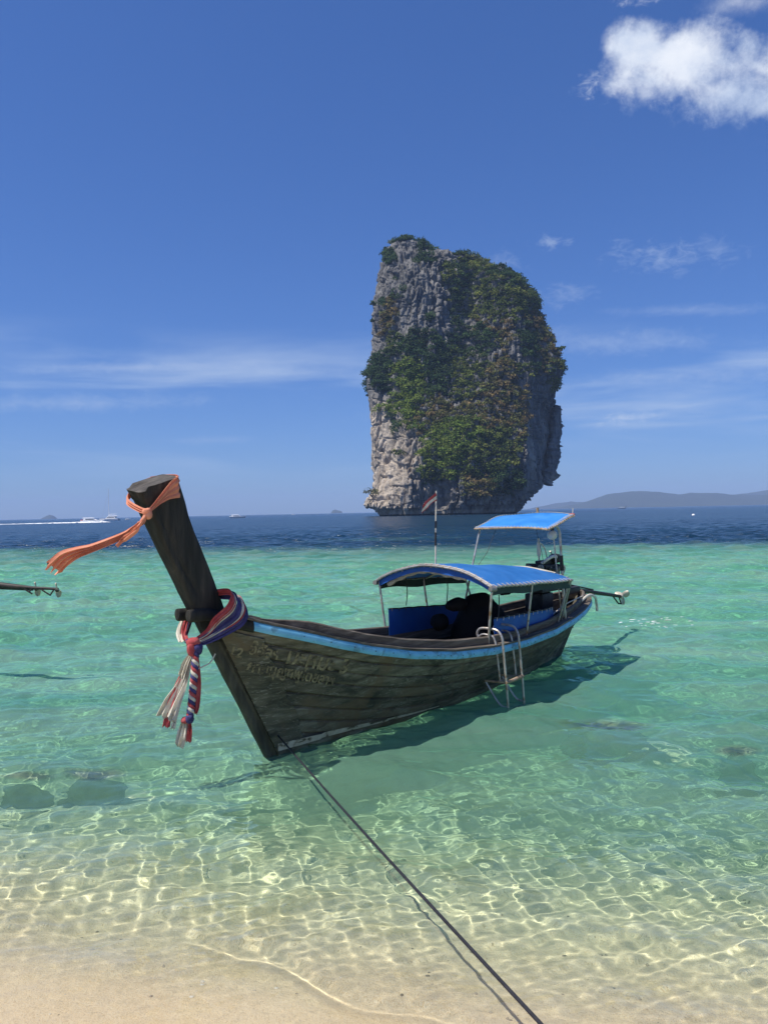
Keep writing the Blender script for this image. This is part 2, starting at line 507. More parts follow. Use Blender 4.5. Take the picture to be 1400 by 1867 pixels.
ROCKS = []
for (u, v, rx_, ry_, sd, lab) in ((165, 1432, .30, .13, 3, 'dark submerged rock under the water left of the bow'),
                                  (1100, 1338, .52, .26, 5, 'broad mossy submerged rock right of the boarding ladder'),
                                  (1335, 1390, .24, .10, 7, 'small submerged rock near the right edge of the shallows'),
                                  (40, 1443, .26, .07, 9, 'low submerged rock at the left edge of the shallows')):
    a, b_ = u - 700, v - 933.5
    dd = (EYE + .10) * FPX / (a * ROLL + b_)
    x_ = a * dd / FPX
    zz = float(bed(np.array([x_]), np.array([dd]))[0])
    ROCKS.append((x_, dd, zz, rx_, ry_, (-zz - .10) / 2 + .06, sd, lab))


def over_rocks(X, Y, dep):
    """water is thin above the rocks"""
    for x_, y_, zz, rx_, ry_, rz_, sd, lab in ROCKS:
        q = ((X - x_) / (rx_ * 1.1)) ** 2 + ((Y - y_) / (ry_ * 1.4)) ** 2
        k = np.clip(1.25 - q, 0, 1)
        dep = dep * (1 - k) + np.minimum(dep, 0.14) * k
    return dep


wm = bpy.data.materials.new('sea_water')
wm.use_nodes = True
t = NT(wm.node_tree)
wm.node_tree.nodes.remove(wm.node_tree.nodes['Principled BSDF'])
mo = wm.node_tree.nodes['Material Output']
dep_n = t.n('ShaderNodeAttribute', attribute_name='depth').outputs['Fac']
ch = []
for k in (0.46, 0.070, 0.155):
    ch.append(t.m('POWER', 2.718, t.m('MULTIPLY', dep_n, -k)))
comb = t.n('ShaderNodeCombineColor')
for i in range(3):
    t.put(comb.inputs[i], ch[i])
gl = t.n('ShaderNodeBsdfGlass')
gl.inputs['IOR'].default_value = 1.33
gl.inputs['Roughness'].default_value = 0.0
t.put(gl.inputs['Color'], comb.outputs[0])
deep = t.n('ShaderNodeBsdfPrincipled')
geo = t.n('ShaderNodeNewGeometry').outputs['Position']
patch = t.noise(t.scale(geo, (0.004, 0.016, 1)), 1.0, 3, 0.5)
t.put(deep.inputs['Base Color'], t.mix(t.step(patch, 0.35, 0.65), (0.0065, 0.030, 0.064, 1), (0.010, 0.041, 0.082, 1)))
deep.inputs['Roughness'].default_value = 0.22
deep.inputs['IOR'].default_value = 1.33
deep.inputs['Specular IOR Level'].default_value = 0.35
bp = t.n('ShaderNodeBump')
bp.inputs['Distance'].default_value = 0.9
hn = t.m('ADD', t.noise(t.scale(geo, (0.30, 0.55, 1)), 1.0, 5, 0.62, 0.3), t.m('MULTIPLY', t.noise(t.scale(geo, (0.05, 0.11, 1)), 1.0, 4, 0.6), 2.4))
t.put(bp.inputs['Height'], hn)
t.put(deep.inputs['Normal'], bp.outputs[0])
mx = t.n('ShaderNodeMixShader')
t.put(mx.inputs[0], t.step(dep_n, 1.75, 4.4))
# fine suspended sand: part of the light comes back before it reaches the bottom
milk = t.n('ShaderNodeBsdfDiffuse')
t.put(milk.inputs[0], t.mix(t.step(dep_n, 0.4, 1.5), (0.24, 0.48, 0.30, 1), t.mix(t.step(t.noise(t.scale(geo, (0.16, 0.42, 1)), 1.0, 5, 0.62, 0.5), 0.36, 0.66), (0.13, 0.36, 0.265, 1), (0.25, 0.445, 0.355, 1))))
mm = t.n('ShaderNodeMixShader')
t.put(mm.inputs[0], t.m('MULTIPLY', t.m('SUBTRACT', 1.0, t.m('POWER', 2.718, t.m('MULTIPLY', dep_n, -0.58))), 0.64))
t.put(mm.inputs[1], gl.outputs[0])
t.put(mm.inputs[2], milk.outputs[0])
t.put(mx.inputs[1], mm.outputs[0])
t.put(mx.inputs[2], deep.outputs[0])
t.put(mo.inputs[0], mx.outputs[0])


def sheet(name, X, Y, Z, dep, mat):
    nr, nc = X.shape
    V = np.stack([X, Y, Z], -1).reshape(-1, 3)
    idx = np.arange(nr * nc).reshape(nr, nc)
    F = np.stack([idx[:-1, :-1], idx[:-1, 1:], idx[1:, 1:], idx[1:, :-1]], -1).reshape(-1, 4)
    me = bpy.data.meshes.new(name)
    me.vertices.add(len(V))
    me.vertices.foreach_set('co', V.astype(np.float32).ravel())
    me.loops.add(F.size)
    me.loops.foreach_set('vertex_index', F.astype(np.int32).ravel())
    me.polygons.add(len(F))
    me.polygons.foreach_set('loop_start', np.arange(0, F.size, 4, dtype=np.int32))
    me.polygons.foreach_set('loop_total', np.full(len(F), 4, dtype=np.int32))
    me.polygons.foreach_set('use_smooth', np.ones(len(F), dtype=bool))
    me.update(calc_edges=True)
    me.materials.append(mat)
    if dep is not None:
        at = me.attributes.new('depth', 'FLOAT', 'POINT')
        at.data.foreach_set('value', np.maximum(dep, 0).astype(np.float32).ravel())
    o = bpy.data.objects.new(name, me)
    COL.objects.link(o)
    tag(o, kind='structure')
    return o


NROW = int(math.log(92 / 2.6) / 0.0042)
Dr = np.concatenate([np.linspace(0.6, 2.55, 40), 2.6 * np.exp(np.arange(NROW + 1) * 0.0042)])
# fine columns where the shore is seen, wider ones reaching far to both sides
core = np.linspace(-0.62, 0.62, 500)
wing = np.linspace(0, 1, 71)[1:] ** 1.5
Yc = np.repeat(Dr[:, None], len(core), 1)
Xc = Yc * core[None, :]
ext = (0.62 * Dr[:, None], 0.40 * Dr[:, None] + 16.0)
Xr = ext[0] + ext[1] * wing[None, :]
X = np.concatenate([-Xr[:, ::-1], Xc, Xr], 1)
Y = np.repeat(Dr[:, None], X.shape[1], 1)
Z, dep = water_level(X, Y, np.maximum(Y * 0.0042, np.abs(np.gradient(X, axis=1)) * 0.8))
water = sheet('water', X, Y, Z, over_rocks(X, Y, dep), wm)
water.cycles.is_caustics_caster = True
Df = Dr[-1] * np.exp(np.linspace(0, math.log(8000 / Dr[-1]), 420))
Y = np.repeat(Df[:, None], 420, 1)
X = Y * np.linspace(-1.6, 1.6, 420)[None, :]
fade = np.clip(1 - (Y - 62) / 900, 0.0, 1)
Z, dep = water_level(X, Y)
sea = sheet('sea', X, Y, 0.015 + (Z - 0.015) * fade, dep * 0 + 8, wm)

sm = bpy.data.materials.new('sand')
sm.use_nodes = True
t = NT(sm.node_tree)
b = sm.node_tree.nodes['Principled BSDF']
tc = t.n('ShaderNodeTexCoord').outputs['Object']
n1 = t.noise(tc, 1.3, 6, 0.6, 0.5)
n2 = t.noise(tc, 160.0, 3, 0.7)
n3 = t.noise(tc, 26.0, 4, 0.6)
c = t.mix(t.step(n1, 0.3, 0.7), (0.73, 0.55, 0.325, 1), (0.82, 0.66, 0.43, 1))
c = t.mix(t.step(n2, 0.35, 0.68), c, (0.78, 0.68, 0.50, 1))
c = t.mix(t.step(n2, 0.44, 0.30), c, (0.40, 0.30, 0.19, 1))
c = t.mix(t.m('MULTIPLY', t.step(n3, 0.52, 0.7), 0.35), c, (0.50, 0.41, 0.27, 1))
# sea-grass and dark silt on the deep bottom
sp = t.n('ShaderNodeSeparateXYZ')
t.put(sp.inputs[0], tc)
c = t.mix(t.step(sp.outputs[2], -2.3, -3.0), c, (0.03, 0.06, 0.07, 1))
algae = t.m('MULTIPLY', t.step(t.noise(t.scale(tc, (0.5, 0.9, 1)), 0.8, 5, 0.6, 0.6), 0.52, 0.70), t.step(sp.outputs[2], -0.35, -0.8))
c = t.mix(t.m('MULTIPLY', algae, 0.55), c, (0.16, 0.20, 0.12, 1))
t.put(b.inputs['Base Color'], c)
b.inputs['Roughness'].default_value = 0.75
b.inputs['Specular IOR Level'].default_value = 0.25
bp = t.n('ShaderNodeBump')
bp.inputs['Distance'].default_value = 0.011
t.put(bp.inputs['Height'], t.m('ADD', t.m('MULTIPLY', n2, 0.4), t.noise(tc, 34.0, 5, 0.6)))
t.put(b.inputs['Normal'], bp.outputs[0])
yy = np.concatenate([np.linspace(-30, 1.5, 40), 1.55 * np.exp(np.linspace(0, math.log(130 / 1.55), 440))])
xx = np.concatenate([np.linspace(-120, -8.2, 60), np.linspace(-8, 8, 330), np.linspace(8.2, 120, 60)])
X, Y = np.meshgrid(xx, yy)
sand = sheet('sand_seabed', X, Y, bed(X, Y), None, sm)
sand.cycles.is_caustics_receiver = True

# ------------------------------------------------------------------ rock island
IS_D = 500.0


def px(u, v, y):
    """point at distance y that the picture shows at (u, v)"""
    a, bb = u - 700, v - 933.5
    c_, s_ = math.cos(ROLL), math.sin(ROLL)
    u0, v0 = a * c_ - bb * s_, a * s_ + bb * c_
    return np.array([u0 * y / FPX, y, EYE - v0 * y / FPX])


PROF = [(441, 735, 752), (445, 718, 768), (451, 706, 784), (460, 700, 797), (466, 698, 850), (470, 693, 866), (479, 688, 885), (494, 686, 908), (508, 684, 930), (522, 683, 951), (537, 682, 969), (566, 678, 987),
        (602, 675, 996), (640, 674, 1010), (660, 670, 1019), (684, 668, 1027), (713, 669, 1024), (757, 674, 1020), (801, 677, 1018), (845, 678, 1013),
        (872, 679, 1008), (888, 677, 1001), (902, 669, 989), (918, 664, 973), (928, 668, 958), (934, 684, 948), (940, 690, 940), (952, 690, 938)]
PROF = [((v_ if v_ > 560 else 560 - (560 - v_) * 0.90), a_, b_) for v_, a_, b_ in PROF]
NP_, NF = 520, 460
pv = np.array([p[0] for p in PROF], float)
vs = np.linspace(PROF[0][0], 952, NP_)
Lp = np.interp(vs, pv, [p[1] for p in PROF]) - 6
Rp = np.interp(vs, pv, [p[2] for p in PROF]) - 5
ph = np.concatenate([np.linspace(math.pi * 0.96, math.pi * 2.04, 380), np.linspace(math.pi * 2.04, math.pi * 2.96, 82)[1:-1]])
# even steps along the outline of the plan
_f = np.linspace(0, 2 * math.pi, 20001)
_c, _s = np.cos(_f), np.sin(_f)
_x, _y = 60 * np.sign(_c) * np.abs(_c) ** 0.52, 46 * np.sign(_s) * np.abs(_s) ** 0.52
_a = np.concatenate([[0], np.cumsum(np.hypot(np.diff(_x), np.diff(_y)))])
_half = _a[-1] / 2
ph = np.interp(np.concatenate([np.linspace(_half, 2 * _half, 400), np.linspace(0, _half, 90)[1:-1]]), _a, _f)
NF = len(ph)
G = np.zeros((NP_, NF, 3))
UV = np.zeros((NP_, NF, 2))
K = IS_D / FPX
for i, v in enumerate(vs):
    hh = (937 - v) / 500.0
    yc = IS_D + 62 * hh
    a = px(Lp[i], v, yc)
    b_ = px(Rp[i], v, yc)
    cx, rx = (a[0] + b_[0]) / 2, (b_[0] - a[0]) / 2
    z = (a[2] + b_[2]) / 2
    hh = (937 - v) / 500.0
    cs, sn = np.cos(ph), np.sin(ph)
    ex = 0.52
    xq = np.sign(cs) * np.abs(cs) ** ex
    yq = np.sign(sn) * np.abs(sn) ** ex
    ry = 46 * (0.45 + 0.55 * min(1, rx / 60)) * (1 - 0.18 * hh)
    x = cx + rx * xq
    y = yc + ry * yq
    U = (Lp[i] + Rp[i]) / 2 + (Rp[i] - Lp[i]) / 2 * xq
    fr = np.clip(-yq * 1.6, 0, 1)

    def bumpf(u0, v0, ru, rv):
        return np.exp(-((U - u0) / ru) ** 2 - ((v - v0) / rv) ** 2)
    off = -9 * bumpf(755, 560, 60, 110) + 9 * bumpf(838, 600, 26, 90) - 8 * bumpf(915, 590, 45, 110) - 12 * bumpf(840, 800, 85, 95) \
        + 7 * bumpf(700, 800, 22, 110) - 6 * bumpf(735, 870, 28, 60) + 8 * bumpf(790, 905, 14, 26) - 5 * bumpf(850, 905, 34, 22) + 2 * bumpf(905, 920, 26, 20)
    cut = np.clip((v - 690) / 70, 0, 1)
    off = off + cut * np.clip(U - (945 - 0.02 * (v - 700)), 0, 90) * 0.50
    G[i, :, 0] = x
    G[i, :, 1] = y + off * fr
    G[i, :, 2] = z
    UV[i, :, 0] = U
    UV[i, :, 1] = v
du = np.gradient(G, axis=0)
dv = np.gradient(G, axis=1)
nn = np.cross(dv, du)
nn /= np.linalg.norm(nn, axis=2, keepdims=True) + 1e-9
ctr = G.mean(axis=1, keepdims=True)
flip = np.sign(((G - ctr) * nn).sum(2).mean())
nn *= flip
flute = 1 - np.abs(2 * vnoise(G * np.array([0.24, 0.24, 0.020]) + 5 + 0.8 * fbm(G * 0.06, 2, 61)[..., None], 3) - 1)
flute2 = 1 - np.abs(2 * vnoise(G * np.array([0.60, 0.60, 0.055]) + 9, 8) - 1)
led = np.abs(2 * vnoise(G * np.array([0.05, 0.05, 0.20]) + 2 * fbm(G * 0.05, 2, 4)[..., None], 12) - 1)
crack = np.clip(np.abs(2 * vnoise(G * np.array([0.10, 0.10, 0.040]) + 1.2 * fbm(G * 0.12, 3, 14)[..., None], 22) - 1) / 0.16, 0, 1)
blk = vnoise(np.floor(G * np.array([0.16, 0.16, 0.10]) + 1.5 * fbm(G * 0.07, 2, 33)[..., None]), 55) - 0.5
disp = -2.2 + 8.0 * fbm(G * 0.035, 3, 6) + 3.2 * fbm(G * np.array([0.12, 0.12, 0.035]), 4, 7) + 0.9 * blk - 3.0 * flute ** 4 - 1.8 * flute2 ** 3 - 1.0 * (led < 0.10) - 2.4 * (1 - crack) + 1.3 * fbm(G * np.array([0.7, 0.7, 0.3]), 2, 17)
env = np.clip((np.arange(NP_) - 2) / 14, 0.25, 1)[:, None]
G = G + nn * (disp * env)[..., None]
low = np.clip((vs - 925) / 12, 0, 1)[:, None]
rm = bpy.data.materials.new('limestone')
rm.use_nodes = True
t = NT(rm.node_tree)
b = rm.node_tree.nodes['Principled BSDF']
geo = t.n('ShaderNodeNewGeometry')
pos = geo.outputs['Position']
na = t.noise(t.scale(pos, (0.16, 0.16, 0.03)), 1.0, 7, 0.65, 0.5)
nb = t.noise(t.scale(pos, (0.035, 0.035, 0.02)), 1.0, 5, 0.6, 0.6)
nc_ = t.noise(t.scale(pos, (0.5, 0.5, 0.14)), 1.0, 5, 0.7, 0.3)
c = t.mix(t.step(na, 0.33, 0.66), (0.085, 0.087, 0.090, 1), (0.225, 0.22, 0.212, 1))
c = t.mix(t.m('MULTIPLY', t.step(nc_, 0.50, 0.74), 0.6), c, (0.36, 0.35, 0.325, 1))
c = t.mix(t.m('MULTIPLY', t.step(nc_, 0.46, 0.34), 0.6), c, (0.040, 0.042, 0.045, 1))
# fresh tan limestone in blotches over the lower faces; sunlit lower left painted paler
sp = t.n('ShaderNodeSeparateXYZ')
t.put(sp.inputs[0], pos)
lowz = t.step(sp.outputs[2], 78, 30)
tan = t.m('MULTIPLY', t.step(nb, 0.44, 0.60), lowz)
c = t.mix(t.m('MULTIPLY', tan, 0.75), c, t.mix(t.step(na, 0.35, 0.6), (0.26, 0.205, 0.15, 1), (0.47, 0.41, 0.335, 1)))
left = t.m('MULTIPLY', t.m('MULTIPLY', t.step(sp.outputs[0], 20, -4), t.step(sp.outputs[2], 84, 62)), t.step(na, 0.28, 0.5))  # tan rock, with the sunlit look of this side put into its colour
c = t.mix(t.m('MULTIPLY', left, 0.85), c, (0.56, 0.48, 0.385, 1))
spots = t.step(t.noise(t.scale(pos, (0.09, 0.09, 0.05)), 1.0, 4, 0.6, 0.4), 0.68, 0.74)
c = t.mix(t.m('MULTIPLY', spots, 0.8), c, (0.50, 0.46, 0.38, 1))
# pale tide line and dark wet foot
tide = t.m('MULTIPLY', t.step(sp.outputs[2], 0.9, 1.3), t.step(sp.outputs[2], 3.6, 2.4))
c = t.mix(t.m('MULTIPLY', tide, 0.55), c, (0.46, 0.40, 0.31, 1))
c = t.mix(t.step(sp.outputs[2], 1.1, 0.7), c, (0.02, 0.022, 0.02, 1))
t.put(b.inputs['Base Color'], c)
b.inputs['Roughness'].default_value = 0.9
b.inputs['Specular IOR Level'].default_value = 0.2
bp = t.n('ShaderNodeBump')
bp.inputs['Distance'].default_value = 1.6
bp.inputs['Strength'].default_value = 0.9
t.put(bp.inputs['Height'], t.m('ADD', nc_, t.m('MULTIPLY', t.noise(t.scale(pos, (0.9, 0.9, 0.35)), 1.0, 4, 0.7), 0.6)))
t.put(b.inputs['Normal'], bp.outputs[0])
idx = np.arange(NP_ * NF).reshape(NP_, NF)
nxt = np.roll(idx, -1, axis=1)
F = np.stack([idx[:-1], idx[1:], nxt[1:], nxt[:-1]], -1).reshape(-1, 4)
V = G.reshape(-1, 3)
top = len(V)
V = np.vstack([V, G[0].mean(axis=0)[None] + np.array([[0, 0, 1.0]])])
F = F.tolist() + [(top, int(idx[0, j]), int(nxt[0, j])) for j in range(NF)]
rock = link('rock_island', V, F, rm)
bm = bmesh.new(); bm.from_mesh(rock.data); bmesh.ops.recalc_face_normals(bm, faces=bm.faces); bm.to_mesh(rock.data); bm.free()
tag(rock, kind='structure')

# vegetation on the rock: leaf tufts gathered into bushes
nn2 = np.cross(np.gradient(G, axis=1), np.gradient(G, axis=0))
nn2 /= np.linalg.norm(nn2, axis=2, keepdims=True) + 1e-9
nn2 *= np.sign(((G - ctr) * nn2).sum(2).mean())
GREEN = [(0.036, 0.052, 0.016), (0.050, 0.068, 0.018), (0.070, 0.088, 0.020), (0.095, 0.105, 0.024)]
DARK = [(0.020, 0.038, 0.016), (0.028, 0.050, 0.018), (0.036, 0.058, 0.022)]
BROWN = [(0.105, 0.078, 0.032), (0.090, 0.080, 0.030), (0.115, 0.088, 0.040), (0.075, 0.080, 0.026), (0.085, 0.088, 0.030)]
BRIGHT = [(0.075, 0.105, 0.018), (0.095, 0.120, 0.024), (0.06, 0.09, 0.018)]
# u, v, half width, half height, weight, palette
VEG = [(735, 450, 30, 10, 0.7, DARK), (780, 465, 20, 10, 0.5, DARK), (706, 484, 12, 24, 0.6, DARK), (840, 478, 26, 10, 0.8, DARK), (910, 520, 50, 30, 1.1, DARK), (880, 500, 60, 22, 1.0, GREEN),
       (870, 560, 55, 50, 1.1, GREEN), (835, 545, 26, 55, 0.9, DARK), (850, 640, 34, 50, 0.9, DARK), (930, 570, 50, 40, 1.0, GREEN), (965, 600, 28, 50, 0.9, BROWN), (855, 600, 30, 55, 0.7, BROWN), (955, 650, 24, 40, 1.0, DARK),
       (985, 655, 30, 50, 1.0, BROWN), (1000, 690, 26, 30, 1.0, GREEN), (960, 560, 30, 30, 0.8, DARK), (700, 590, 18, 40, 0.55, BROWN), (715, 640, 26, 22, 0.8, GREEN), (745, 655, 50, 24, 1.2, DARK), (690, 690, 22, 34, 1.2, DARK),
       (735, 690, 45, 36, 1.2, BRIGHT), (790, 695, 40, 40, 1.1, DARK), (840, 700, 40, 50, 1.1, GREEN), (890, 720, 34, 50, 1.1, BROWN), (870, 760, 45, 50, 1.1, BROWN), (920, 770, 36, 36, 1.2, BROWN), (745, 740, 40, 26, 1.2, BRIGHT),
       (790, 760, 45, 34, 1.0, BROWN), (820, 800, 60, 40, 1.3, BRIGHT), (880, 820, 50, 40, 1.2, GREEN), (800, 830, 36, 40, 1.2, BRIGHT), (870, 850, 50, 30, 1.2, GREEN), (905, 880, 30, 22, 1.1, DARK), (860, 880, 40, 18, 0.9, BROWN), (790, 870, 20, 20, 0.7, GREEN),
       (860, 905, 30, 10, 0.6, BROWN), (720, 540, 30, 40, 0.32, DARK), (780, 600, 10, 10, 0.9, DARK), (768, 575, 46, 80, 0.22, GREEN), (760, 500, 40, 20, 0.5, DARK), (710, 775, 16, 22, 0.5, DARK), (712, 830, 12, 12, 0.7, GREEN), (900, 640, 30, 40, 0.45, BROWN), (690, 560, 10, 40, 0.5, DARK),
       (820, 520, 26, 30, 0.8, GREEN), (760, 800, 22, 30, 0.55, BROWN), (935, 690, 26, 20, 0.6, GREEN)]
fr_mask = (nn2[..., 1] < 0.35)
flat_u, flat_v = UV[..., 0].ravel(), UV[..., 1].ravel()
P0 = G.reshape(-1, 3)
N0 = nn2.reshape(-1, 3)
vis = fr_mask.ravel() & (flat_v < 928)
wsum = np.zeros(len(P0))
best = np.zeros(len(P0)) - 1
bi = np.zeros(len(P0), int)
vn = fbm(P0 * 0.09, 3, 40) * 2
for k, (u0, v0, ru, rv, wt, pal) in enumerate(VEG):
    g = wt * np.exp(-(((flat_u - u0) / ru) ** 2 + ((flat_v - v0) / rv) ** 2) * 0.9)
    wsum = np.maximum(wsum, g)
    j = g * (0.7 + 0.6 * rng.random(len(g)))
    m_ = j > best
    best[m_] = j[m_]
    bi[m_] = k
prob = np.clip((wsum + 0.45 * vn - 0.27) / 0.35, 0, 1) * vis
cand = np.nonzero(prob > 0.02)[0]
sel = rng.choice(cand, size=4000, replace=False, p=prob[cand] / prob[cand].sum())


def bush(c, nrm, rad, cols, n, rs, lv, lf, lc, leaf=0.75):
    base = np.array(cols[rs.integers(len(cols))]) * rs.uniform(1.25, 2.7)
    d = rs.normal(size=(n, 3))
    d /= np.linalg.norm(d, axis=1, keepdims=True)
    d[:, 2] = np.where(d[:, 2] < -0.3, -d[:, 2] * 0.5, d[:, 2])
    rr = rad * rs.uniform(0.55, 1.05, n)
    lump = 0.75 + 0.5 * vnoise(d * 1.7 + rs.uniform(0, 50), 3)
    c0 = c + d * (rr * lump)[:, None] * np.array([1.0, 1.0, 0.85]) + nrm * rad * 0.25
    a = rs.normal(size=(n, 3))
    a /= np.linalg.norm(a, axis=1, keepdims=True)
    b2 = np.cross(a, d + 0.6 * rs.normal(size=(n, 3)))
    b2 /= np.linalg.norm(b2, axis=1, keepdims=True) + 1e-9
    sz = (leaf * rs.uniform(0.6, 1.3, n))[:, None]
    o = 4 * sum(len(q) for q in lc)
    lv.append(np.stack([c0 - a * sz, c0 + b2 * sz * 0.62, c0 + a * sz, c0 - b2 * sz * 0.62], 1).reshape(-1, 3))
    lf.append(o + np.arange(4 * n).reshape(n, 4))
    lc.append(base[None] * rs.uniform(0.7, 1.35, (n, 1)))


def leafmat(name):
    m = bpy.data.materials.new(name)
    m.use_nodes = True
    t = NT(m.node_tree)
    b = m.node_tree.nodes['Principled BSDF']
    c = t.n('ShaderNodeAttribute', attribute_name='leaf').outputs['Color']
    t.put(b.inputs['Base Color'], c)
    b.inputs['Roughness'].default_value = 0.8
    b.inputs['Specular IOR Level'].default_value = 0.15
    tl = t.n('ShaderNodeBsdfTranslucent')
    t.put(tl.inputs[0], c)
    mx = t.n('ShaderNodeMixShader')
    mx.inputs[0].default_value = 0.3
    t.put(mx.inputs[1], b.outputs[0])
    t.put(mx.inputs[2], tl.outputs[0])
    t.put(m.node_tree.nodes['Material Output'].inputs[0], mx.outputs[0])
    return m


M['leaf'] = leafmat('leaves')


def leafobj(name, lv, lf, lc, parent=None):
    lv, lf, lc = np.concatenate(lv), np.concatenate(lf), np.concatenate(lc)
    o = link(name, lv, lf, M['leaf'], parent, smooth=False)
    at = o.data.attributes.new('leaf', 'FLOAT_COLOR', 'FACE')
    at.data.foreach_set('color', np.concatenate([np.array(lc), np.ones((len(lc), 1))], 1).astype(np.float32).ravel())
    return o


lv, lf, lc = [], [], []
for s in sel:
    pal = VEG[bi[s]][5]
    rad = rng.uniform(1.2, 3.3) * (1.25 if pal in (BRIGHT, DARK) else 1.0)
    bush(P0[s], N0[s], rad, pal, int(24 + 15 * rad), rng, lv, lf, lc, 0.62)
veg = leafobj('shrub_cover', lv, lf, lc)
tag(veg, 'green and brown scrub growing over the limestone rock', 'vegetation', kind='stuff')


def tree(u, v, rad, pal, label, lean=(0, 0, 1), n=130, clumps=5, seed=1, hgt=1.6):
    """a tree rooted on the rock where the picture shows (u, v)"""
    rs = np.random.default_rng(seed)
    k = np.argmin(((flat_u - u) / 1.0) ** 2 + ((flat_v - v) / 1.0) ** 2 + 1e6 * (N0[:, 1] > 0.5))
    root = P0[k] - N0[k] * 0.6
    e = empty('rock_tree', tuple(root), 0, label, 'tree', 'trees standing out on the rock island')
    up = np.array(lean, float); up /= np.linalg.norm(up)
    tip = up * rad * hgt
    mb = MB()
    mb.tube([(0, 0, 0), tuple(tip * 0.5 + np.array([0.15, 0, 0])), tuple(tip)], [0.42, 0.3, 0.16], 7)
    lv, lf, lc = [], [], []
    for q in range(clumps):
        d = rs.normal(size=3); d /= np.linalg.norm(d)
        d[2] = abs(d[2]) * 0.8
        cpt = tip + d * rad * 0.62
        mb.tube([tuple(tip * 0.7), tuple(tip * 0.5 + cpt * 0.5), tuple(cpt)], [0.18, 0.12, 0.05], 5)
        bush(cpt, np.zeros(3), rad * rs.uniform(0.42, 0.62), pal, n // clumps, rs, lv, lf, lc, 0.7)
    mb.build('trunk', M['grey_wood'], e)
    leafobj('crown', lv, lf, lc, e)
    return e


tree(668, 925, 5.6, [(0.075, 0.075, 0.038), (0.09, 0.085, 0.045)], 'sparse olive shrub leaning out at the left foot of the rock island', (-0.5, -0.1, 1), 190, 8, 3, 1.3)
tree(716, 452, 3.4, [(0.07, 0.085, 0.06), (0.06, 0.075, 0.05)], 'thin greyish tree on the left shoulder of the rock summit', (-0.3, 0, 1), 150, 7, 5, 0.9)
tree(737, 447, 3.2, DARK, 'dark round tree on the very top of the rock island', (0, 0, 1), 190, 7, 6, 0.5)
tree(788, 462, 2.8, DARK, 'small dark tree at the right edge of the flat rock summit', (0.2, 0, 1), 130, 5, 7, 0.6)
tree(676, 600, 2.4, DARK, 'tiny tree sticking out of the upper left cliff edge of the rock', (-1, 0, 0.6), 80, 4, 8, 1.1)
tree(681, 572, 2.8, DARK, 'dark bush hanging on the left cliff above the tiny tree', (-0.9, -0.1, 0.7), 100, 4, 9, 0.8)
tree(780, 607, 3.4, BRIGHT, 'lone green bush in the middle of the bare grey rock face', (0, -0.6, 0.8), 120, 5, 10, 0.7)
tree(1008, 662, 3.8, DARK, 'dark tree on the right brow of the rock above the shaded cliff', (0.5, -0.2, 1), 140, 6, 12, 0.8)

# ------------------------------------------------------------------ far islands
hm = pm('wooded_hillside', [(0.3, (0.016, 0.028, 0.018)), (0.6, (0.03, 0.045, 0.026)), (0.8, (0.055, 0.065, 0.04))], 0.012, rough=0.9, detail=8, bump=8.0, bscale=0.03)


def hill(name, prof, dist, depth, seed, extra=0):
    """prof: skyline points (u, height in px above the water) at that distance"""
    us = np.linspace(prof[0][0], prof[-1][0], 150)
    hs = np.interp(us, [p[0] for p in prof], [p[1] for p in prof])
    nv = 26
    Gm = np.zeros((len(us), nv, 3))
    k = dist / FPX
    for j in range(nv):
        q = j / (nv - 1) * 2 - 1
        yk = dist + q * depth
        rise = (1 - abs(q) ** 1.8)
        Gm[:, j, 0] = (us - 700) * k
        Gm[:, j, 1] = yk
        Gm[:, j, 2] = hs * k * rise
    nzv = fbm(Gm * np.array([1, 1, 1]) * (0.9 / (depth * 0.16)), 4, seed)
    Gm[..., 2] += nzv * 0.30 * Gm[..., 2].max() * np.clip(Gm[..., 2] / (0.35 * Gm[..., 2].max() + 1e-6), 0, 1) * 0.6
    Gm[..., 2] = np.maximum(Gm[..., 2], -2) - 0.5
    mb = MB().grid(Gm)
    o = mb.build(name, hm)
    return tag(o, kind='structure')


hill('hill', [(1026, 0), (1034, 4), (1060, 9), (1085, 16), (1110, 25), (1150, 30), (1185, 29), (1215, 23), (1235, 20), (1260, 24), (1290, 24), (1330, 20), (1380, 18), (1430, 20), (1500, 10), (1560, 0)], 6000, 600, 2)
hill('hill', [(1290, 0), (1320, 14), (1360, 22), (1400, 26), (1480, 30), (1600, 24), (1720, 8), (1760, 0)], 7150, 500, 4)
hill('hill', [(960, 0), (985, 5), (1015, 10), (1040, 13), (1080, 10), (1120, 0)], 7500, 250, 5)
hill('hill', [(76, 0), (82, 4), (90, 8), (97, 6), (101, 0)], 6000, 60, 6)
hill('hill', [(603, 0), (606, 5), (611, 7), (617, 5), (622, 4), (625, 0)], 6000, 60, 7)

# ------------------------------------------------------------------ the longtail boat
HEAD = R(51)
BOAT = Vector((-1.31, 8.19, 0.0))
boat = empty('longtail_boat', BOAT, HEAD, 'dark weathered wooden longtail boat with blue canopies moored at the beach', 'boat')


def L(s, t, z):
    """boat coordinates: s from the forefoot aft, t towards the camera side, z up"""
    return (s, -t, z)


def W(s, t, z):
    d, n = (math.cos(HEAD), math.sin(HEAD)), (math.sin(HEAD), -math.cos(HEAD))
    return (BOAT.x + s * d[0] + t * n[0], BOAT.y + s * d[1] + t * n[1], z)


RS = [-.95, -.58, -.22, .12, .49, .91, 1.5, 2.28, 3.12, 4, 5, 6, 6.6, 7, 7.4, 7.7, 7.9]
RZ = [1.63, 1.54, 1.42, 1.32, 1.20, 1.08, .95, .83, .76, .735, .745, .79, .83, .86, .89, .91, .92]
RB = [.09, .25, .41, .54, .655, .75, .84, .91, .95, .94, .87, .72, .60, .49, .36, .22, .07]


